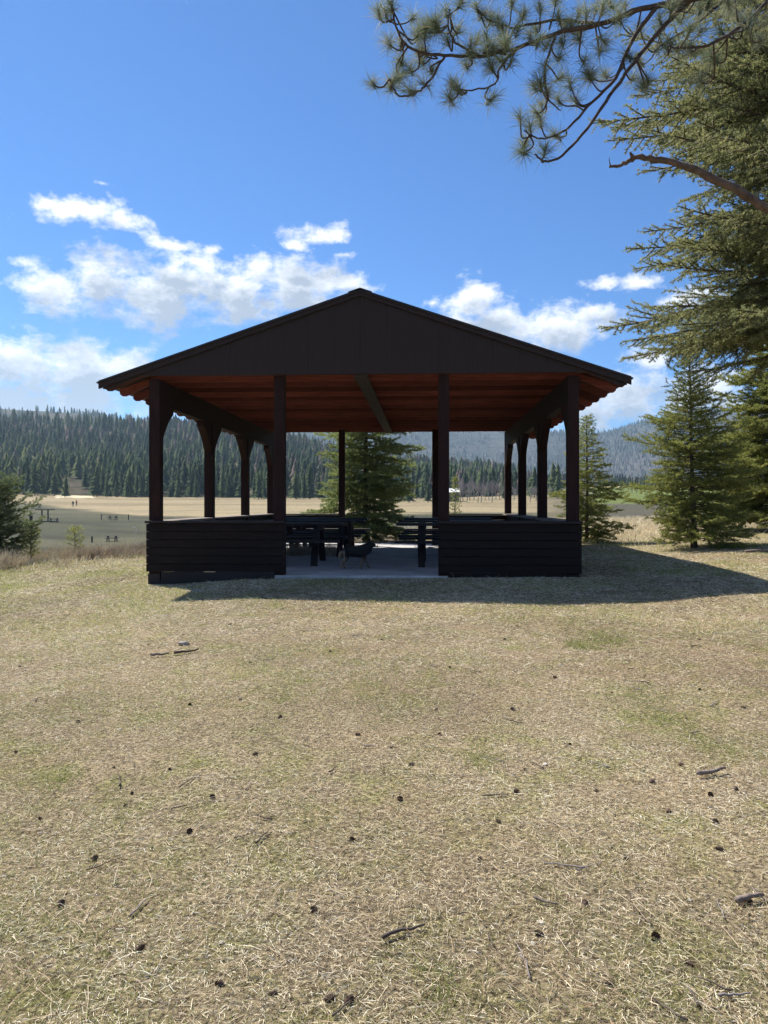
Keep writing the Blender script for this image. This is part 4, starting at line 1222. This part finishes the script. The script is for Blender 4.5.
# dry purple-grey brush on the left rim
M['brush'] = leafy('dry_brush', [(0, (0.20, 0.155, 0.115)), (0.5, (0.43, 0.36, 0.25)), (1, (0.68, 0.61, 0.44))], 0.1, 0.9, 0.1)
r = np.random.default_rng(8); cx = []; 
ncl = 620; yc = r.uniform(16.2, 27, ncl); pc = r.uniform(-60, 330, ncl); xc = (pc - 384) / F * yc; BB = []; DDv = []; LL = []
for k in range(ncl):
    nn = 150; a = r.uniform(0, 6.283, nn); e = r.uniform(.4, 1.5, nn); rr = r.uniform(.1, .32)
    if fbm(xc[k], yc[k], 2.5, 99) < .45: continue
    px_ = xc[k] + r.normal(0, rr * .5, nn); py_ = yc[k] + r.normal(0, rr * .5, nn); BB.append(np.stack([px_, py_, gz(px_, py_) + r.uniform(0, .12, nn)], -1)); DDv.append(np.stack([np.cos(a) * np.cos(e), np.sin(a) * np.cos(e), np.sin(e)], -1)); LL.append(r.uniform(.08, .30, nn))
BB = np.concatenate(BB); DDv = np.concatenate(DDv); LL = np.concatenate(LL)
V, Fc, A = blades4(BB, DDv, .007, LL * (.6 + 1.1 * fbm(BB[:, 0], BB[:, 1], 1.3, 120)), np.clip(r.normal(.5, .22, len(BB)) + (fbm(BB[:, 0], BB[:, 1], 1.6, 121) - .5) * 1.6, 0, 1), r.normal(0, .2, (len(BB), 3)), 8)
tag(link('dry_brush', big_mesh('dry_brush', V, Fc, attr=A), M['brush']), 'purplish dry brush covering the slope left of the pavilion', 'brush', None, 'stuff')

# ------------------------------------------------------------------ cones, sticks, stones
M['cone'] = plain('pine_cone_scales', (0.045, 0.028, 0.020), (0.17, 0.11, 0.075), 60, 0.85, 0.003)


def cone_mesh(seed):
    r = random.Random(seed); mb = MB(); Lc = .075; Rm = .027
    mb.tube([(-Lc / 2, 0, .02), (-Lc / 4, 0, .02), (0, 0, .02), (Lc / 4, 0, .02), (Lc / 2, 0, .02)], [.008, .018, .019, .015, .004], 8)
    for i in range(70):
        t = (i + .5) / 70; xx = -Lc / 2 + Lc * t; rad = Rm * math.sin(math.pi * (t * .86 + .1)) ** .7; a = i * 2.39996
        o_ = Vector((0, math.cos(a), math.sin(a))); sd = Vector((0, -math.sin(a), math.cos(a))); b0 = Vector((xx, 0, .02)) + o_ * rad * .4; tip = Vector((xx + .009, 0, .02)) + o_ * rad * r.uniform(.95, 1.15)
        mb.add([b0 - sd * .004, b0 + sd * .004, tip + sd * .006, tip - sd * .006 , tip + Vector((.003, 0, 0)) + o_ * .003], [(0, 1, 2, 3), (3, 2, 4)])
    return mb.mesh('pine_cone')


cms = [cone_mesh(s) for s in range(3)]
for c in cms: c.materials.append(M['cone'])


def gnd(px, py):
    """ground point seen at a pixel of the lawn"""
    d = 1.4 * F / (py - HZ)
    for _ in range(12):
        x = (px - 384) / F * d; d = (CAMZ - g1(x, d)) * F / (py - HZ)
    x = (px - 384) / F * d
    return Vector((x, d, g1(x, d)))


cones = [(274, 994), (329, 1000), (349, 1003), (305, 822), (190, 832), (315, 911), (357, 800 - 65), (391, 748), (212, 798), (126, 806), (132, 794), (596, 791), (627, 860), (715, 822), (720, 850), (655, 940), (525, 770), (655, 938), (748, 902), (513, 710), (600, 672), (668, 812), (710, 795), (16, 753), (114, 768), (78, 722), (250, 663), (190, 705), (280, 718), (240, 700), (436, 790 - 80),
         (476, 674), (612, 693), (645, 676), (120, 612), (148, 645), (20, 667), (560, 622), (555, 678), (700, 690), (744, 708), (517, 792), (400, 800), (352, 840), (450, 668), (330, 652), (382, 640), (505, 640), (740, 616), (655, 612), (300, 610), (412, 765), (498, 822), (585, 905), (652, 783), (480, 860), (540, 935), (95, 860), (60, 905), (140, 950), (220, 985), (690, 965), (610, 985), (40, 820), (170, 770), (255, 755), (440, 735), (570, 745), (680, 765), (735, 790), (230, 625), (610, 640), (700, 640)]
for k, (a, b_) in enumerate(cones):
    p_ = gnd(a, b_); o = link('pine_cone', cms[k % 3]); o.location = p_ + Vector((0, 0, -.002)); o.rotation_euler = (random.uniform(-.3, .3), random.uniform(-.3, .3), random.uniform(0, 6.28)); s = random.uniform(.22, .44); o.scale = (s, s * 1.1, s)
    tag(o, 'dark brown fallen pine cone lying in the dry lawn', 'pine cone', 'pine cones scattered over the lawn')


def stick(a, b_, L, rad, ang, mat, label, group, name='stick'):
    p_ = gnd(a, b_); r = random.Random(int(a * 7 + b_)); n_ = 7; pts = []
    for k in range(n_):
        t = (k / (n_ - 1) - .5) * L; w = L * .03
        x_ = t * math.cos(ang) + r.uniform(-w, w); y_ = t * math.sin(ang) + r.uniform(-w, w); pts.append(Vector((x_, y_, g1(p_.x + x_, p_.y + y_) - p_.z + rad + .006 + r.uniform(0, rad))))
    mb = MB(); mb.tube(pts, [rad * (1 - .5 * k / (n_ - 1)) for k in range(n_)], 6)
    if L > .12:
        j = pts[3]; mb.tube([j, j + Vector((math.cos(ang + .7), math.sin(ang + .7), .25)) * L * .22], [rad * .5, rad * .2], 5)
    o = mb.build(name, mat, None, True); o.location = p_; tag(o, label, 'stick', group)
    return o


stick(711, 776, .17, .013, .3, M['cap'], 'pale thick stick lying on the lawn at the right', None)
stick(403, 935, .16, .007, .5, M['bark'], 'dark thin stick lying at the bottom centre of the lawn', None)
stick(750, 903, .11, .012, .2, M['cap'], 'pale short stick by a cone near the lower right edge', None)
stick(545, 905, .09, .006, -.6, M['cap'], 'pale chip of wood standing out in the lower middle lawn', None)
rs = random.Random(5)
for k in range(46):
    b_ = rs.uniform(625, 1015); a = rs.uniform(10, 758)
    dk_ = rs.random() < .6
    stick(a, b_, rs.uniform(.06, .16), rs.uniform(.002, .005), rs.uniform(0, 3.1), M['bark'] if dk_ else M['twig'],
          'thin dark twig fallen on the dry lawn' if dk_ else 'thin grey twig fallen on the dry lawn', 'dark twigs on the lawn' if dk_ else 'grey twigs on the lawn', 'twig')
M['chip'] = plain('pale_bark_chip', (0.34, 0.30, 0.24), (0.60, 0.56, 0.48), 30, 0.9, 0.002)
for k, (a, b_, s) in enumerate([(427, 0, 0), (184, 645, .045), (222, 943, .009), (533, 944, .009), (540, 923, .011), (560, 665, .014), (120, 730, .012), (690, 900, .009), (545, 765, .014)]):
    if s == 0: continue
    p_ = gnd(a, b_); o = link('stone', rock_mesh(k + 3, (s * 1.3, s, s * .6)), M['rock'] if k == 1 else M['chip']); o.location = p_ + Vector((0, 0, s * .25)); o.rotation_euler = (0, 0, rs.uniform(0, 6))
    if k == 1: tag(o, 'grey stone in the lawn below the left wall of the pavilion', 'stone')
    else: tag(o, 'tiny pale stone chip in the dry lawn', 'stone', 'pale stone chips in the lawn')
for k, (a, b_, L) in enumerate([(160, 657, .16), (186, 654, .22)]):
    stick(a, b_, L, .014, .2 + .3 * k, M['deadwood'] if k else M['cap'], ['pale piece of rotten wood beside the grey stone, left one', 'brown piece of rotten wood beside the grey stone, right one'][k], None, 'wood_piece')
p_ = gnd(757, 553); mb = MB(); mb.tube([(-.22, 0, .03), (0, .02, .04), (.22, 0, .03)], [.025, .03, .02], 8); o = mb.build('log', M['cap'], None, True); o.location = p_; tag(o, 'pale log lying behind the shadow at the right edge', 'log')
# small flat stones in the pavilion's shadow
p_ = gnd(197, 591); o = link('stone', rock_mesh(55, (.10, .06, .03)), M['rock']); o.location = p_; tag(o, 'small flat stone in the shadow at the left end of the pavilion', 'stone')

# ------------------------------------------------------------------ haze
hz = MB().box(-4200, 4200, -300, 4300, -40, 520).build('haze', None); hz['kind'] = 'stuff'; hz['label'] = 'thin blue air between the lawn and the mountains'
m = bpy.data.materials.new('haze'); m.use_nodes = True; nt = m.node_tree; nt.nodes.clear()
out = nt.nodes.new('ShaderNodeOutputMaterial'); pv = nt.nodes.new('ShaderNodeVolumePrincipled')
pv.inputs['Color'].default_value = (0.55, 0.78, 1.0, 1); pv.inputs['Density'].default_value = 0.00012; pv.inputs['Anisotropy'].default_value = 0.3
nt.links.new(pv.outputs[0], out.inputs['Volume']); hz.data.materials.append(m)

# ------------------------------------------------------------------ light and sky
EL = math.atan2(1.0, math.hypot(SX, SY)); AZ = math.atan2(-SX, -SY)  # azimuth of the sun from +Y towards +X
sun = bpy.data.lights.new('sun', 'SUN'); sun.energy = 5.0; sun.angle = math.radians(.53); sun.color = (1.0, 0.955, 0.89)
so = bpy.data.objects.new('sun', sun); COL.objects.link(so)
so.rotation_euler = Vector((SX, SY, -1)).to_track_quat('-Z', 'Y').to_euler(); so.location = (-20, 30, 40)
w = bpy.data.worlds.new('World'); C.world = w; w.use_nodes = True; nt = w.node_tree
bg = nt.nodes['Background']; bg.inputs['Strength'].default_value = 0.075
sky = nt.nodes.new('ShaderNodeTexSky'); sky.sky_type = 'NISHITA'; sky.sun_disc = False
sky.sun_elevation = EL; sky.sun_rotation = AZ; sky.altitude = 1000; sky.air_density = 1.0; sky.dust_density = 0.3; sky.ozone_density = 2.0
skc = mix(nt, 1.0, sky.outputs[0], (0.215, 0.545, 0.93), 'MULTIPLY')

# clouds: soft lobes at fixed directions of the sky, broken up by noise
BL = [(82, 211, 54, 19, 1.1), (50, 205, 30, 10, 1), (125, 224, 34, 14, 1.1),
      (55, 290, 52, 30, 1.1), (105, 280, 55, 34, 1.15), (165, 292, 76, 40, 1.2), (235, 290, 72, 38, 1.2), (300, 284, 60, 34, 1.15), (345, 285, 38, 18, 1), (265, 264, 36, 16, 1), (180, 258, 36, 14, 1),
      (5, 362, 70, 36, 1.2), (70, 372, 80, 36, 1.2), (125, 368, 50, 22, 1.15), (30, 400, 150, 32, 1.2), (180, 404, 60, 20, 1), (240, 404, 60, 20, 1),
      (322, 230, 52, 12, .95), (296, 246, 18, 10, .85), (170, 242, 46, 10, .9), (212, 246, 24, 9, .8), (345, 252, 26, 8, .6), (100, 186, 26, 7, .45), (20, 262, 26, 12, .7),
      (478, 300, 38, 26, 1.15), (500, 316, 50, 22, 1.1), (556, 328, 66, 28, 1.2), (592, 318, 44, 18, 1), (470, 328, 54, 24, 1.1), (430, 300, 20, 10, .6),
      (625, 398, 58, 36, 1.2), (590, 415, 60, 26, 1.15), (700, 400, 60, 32, 1.1), (600, 286, 38, 10, .8), (655, 360, 38, 15, 1), (640, 288, 34, 12, .95), (560, 382, 44, 10, .7), (690, 300, 40, 14, 1), (760, 330, 50, 16, 1), (-160, 260, 120, 34, 1), (-260, 370, 160, 46, 1), (900, 380, 160, 46, 1), (1000, 250, 110, 30, 1)]
grp = bpy.data.node_groups.new('cloud_density', 'ShaderNodeTree')
grp.interface.new_socket('P', in_out='INPUT', socket_type='NodeSocketVector'); grp.interface.new_socket('D', in_out='OUTPUT', socket_type='NodeSocketFloat')
gi = grp.nodes.new('NodeGroupInput'); go = grp.nodes.new('NodeGroupOutput')
acc = None
# warp the lookup a little
wn = grp.nodes.new('ShaderNodeTexNoise'); wn.inputs['Scale'].default_value = 9; wn.inputs['Detail'].default_value = 5; grp.links.new(gi.outputs[0], wn.inputs['Vector'])
ws = grp.nodes.new('ShaderNodeVectorMath'); ws.operation = 'SUBTRACT'; grp.links.new(wn.outputs['Color'], ws.inputs[0]); ws.inputs[1].default_value = (.5, .5, .5)
wm = grp.nodes.new('ShaderNodeVectorMath'); wm.operation = 'MULTIPLY'; grp.links.new(ws.outputs[0], wm.inputs[0]); wm.inputs[1].default_value = (.05, .03, 0)
wa = grp.nodes.new('ShaderNodeVectorMath'); wa.operation = 'ADD'; grp.links.new(gi.outputs[0], wa.inputs[0]); grp.links.new(wm.outputs[0], wa.inputs[1])
for px, py, rx, ry, wt in BL:
    a = math.atan((px - 384) / F); e = math.atan((HZ - py) / math.hypot(F, px - 384)); ca = math.cos(a)
    s1 = grp.nodes.new('ShaderNodeVectorMath'); s1.operation = 'SUBTRACT'; grp.links.new(wa.outputs[0], s1.inputs[0]); s1.inputs[1].default_value = (a, e, 0)
    s2 = grp.nodes.new('ShaderNodeVectorMath'); s2.operation = 'MULTIPLY'; grp.links.new(s1.outputs[0], s2.inputs[0]); s2.inputs[1].default_value = (F / rx / ca / ca * 1.0, F / ry / ca * 1.02, 0)
    s3 = grp.nodes.new('ShaderNodeVectorMath'); s3.operation = 'LENGTH'; grp.links.new(s2.outputs[0], s3.inputs[0])
    s4 = math_n(grp, 'SUBTRACT', wt, s3.outputs['Value'])
    if acc is None: acc = s4
    else:
        sm_ = grp.nodes.new('ShaderNodeMath'); sm_.operation = 'SMOOTH_MAX'; grp.links.new(acc, sm_.inputs[0]); grp.links.new(s4, sm_.inputs[1]); sm_.inputs[2].default_value = .12; acc = sm_.outputs[0]
mp = grp.nodes.new('ShaderNodeMapping'); mp.inputs['Scale'].default_value = (1, 1.5, 1); grp.links.new(gi.outputs[0], mp.inputs['Vector'])
n1 = grp.nodes.new('ShaderNodeTexNoise'); n1.inputs['Scale'].default_value = 23; n1.inputs['Detail'].default_value = 12; n1.inputs['Roughness'].default_value = .66; grp.links.new(mp.outputs[0], n1.inputs['Vector'])
nn_ = math_n(grp, 'MULTIPLY', math_n(grp, 'SUBTRACT', n1.outputs['Fac'], .5), 2.9)
sx_ = grp.nodes.new('ShaderNodeSeparateXYZ'); grp.links.new(gi.outputs[0], sx_.inputs[0])
b1_ = math_n(grp, 'MULTIPLY', math_n(grp, 'SUBTRACT', math_n(grp, 'ABSOLUTE', sx_.outputs[0]), .85), 1.5)  # unseen clouds added to the sides, behind and overhead for white fill light
b2_ = math_n(grp, 'MULTIPLY', math_n(grp, 'SUBTRACT', sx_.outputs[1], .80), 2.0)
acc = math_n(grp, 'SUBTRACT', acc, .16)
acc = math_n(grp, 'MAXIMUM', acc, math_n(grp, 'MINIMUM', math_n(grp, 'MAXIMUM', b1_, b2_), .05))
acc = math_n(grp, 'MAXIMUM', acc, -1.2)
D_ = math_n(grp, 'ADD', acc, nn_)
grp.links.new(D_, go.inputs[0])

tc = nt.nodes.new('ShaderNodeTexCoord'); sp = nt.nodes.new('ShaderNodeSeparateXYZ'); nt.links.new(tc.outputs['Generated'], sp.inputs[0])
azn = math_n(nt, 'ARCTAN2', sp.outputs[0], sp.outputs[1]); eln = math_n(nt, 'ARCSINE', sp.outputs[2])
cb = nt.nodes.new('ShaderNodeCombineXYZ'); nt.links.new(azn, cb.inputs[0]); nt.links.new(eln, cb.inputs[1])
def dens_at(off):
    va = nt.nodes.new('ShaderNodeVectorMath'); va.operation = 'ADD'; nt.links.new(cb.outputs[0], va.inputs[0]); va.inputs[1].default_value = off
    g = nt.nodes.new('ShaderNodeGroup'); g.node_tree = grp; nt.links.new(va.outputs[0], g.inputs[0]); return g.outputs[0]
D0 = dens_at((0, 0, 0)); D1 = dens_at((-.006, .014, 0)); D2 = dens_at((-.010, .042, 0))
alpha = ramp(nt, D0, [(0.0, 0.0), (0.22, 0.30), (0.62, 1.0)]); 
for e_ in nt.nodes:
    pass
al2 = math_n(nt, 'MULTIPLY', alpha, 1.0)
sh = math_n(nt, 'ADD', math_n(nt, 'MULTIPLY', D1, .35), math_n(nt, 'MULTIPLY', D2, .65))
thick = math_n(nt, 'MULTIPLY', D0, .25)
lit = ramp(nt, math_n(nt, 'ADD', sh, thick), [(0.0, (7.9, 7.95, 8.1)), (0.22, (6.3, 6.5, 6.9)), (0.75, (3.1, 3.5, 4.2))])
fin = mix(nt, al2, skc, lit)
nt.links.new(fin, bg.inputs['Color'])

# ------------------------------------------------------------------ camera and output
cam = bpy.data.cameras.new('camera'); co2 = bpy.data.objects.new('camera', cam); COL.objects.link(co2)
cam.sensor_fit = 'VERTICAL'; cam.sensor_height = 24.0; cam.lens = 24.0 * F / 1024.0
cam.shift_y = -8.0 / 1024.0
co2.location = (0, 0, CAMZ); co2.rotation_euler = (math.radians(90), 0, 0)
cam.clip_start = .05; cam.clip_end = 20000
C.camera = co2
C.view_settings.view_transform = 'Standard'; C.view_settings.look = 'None'; C.view_settings.exposure = 0.95; C.view_settings.gamma = 1.0
C.view_settings.use_curve_mapping = False
C.render.engine = 'CYCLES'
cy = C.cycles; cy.use_denoising = True; cy.max_bounces = 8; cy.diffuse_bounces = 4; cy.glossy_bounces = 2; cy.transmission_bounces = 4; cy.transparent_max_bounces = 8; cy.volume_bounces = 0
cy.use_adaptive_sampling = True; cy.adaptive_threshold = 0.015
C.render.resolution_x = 768; C.render.resolution_y = 1024
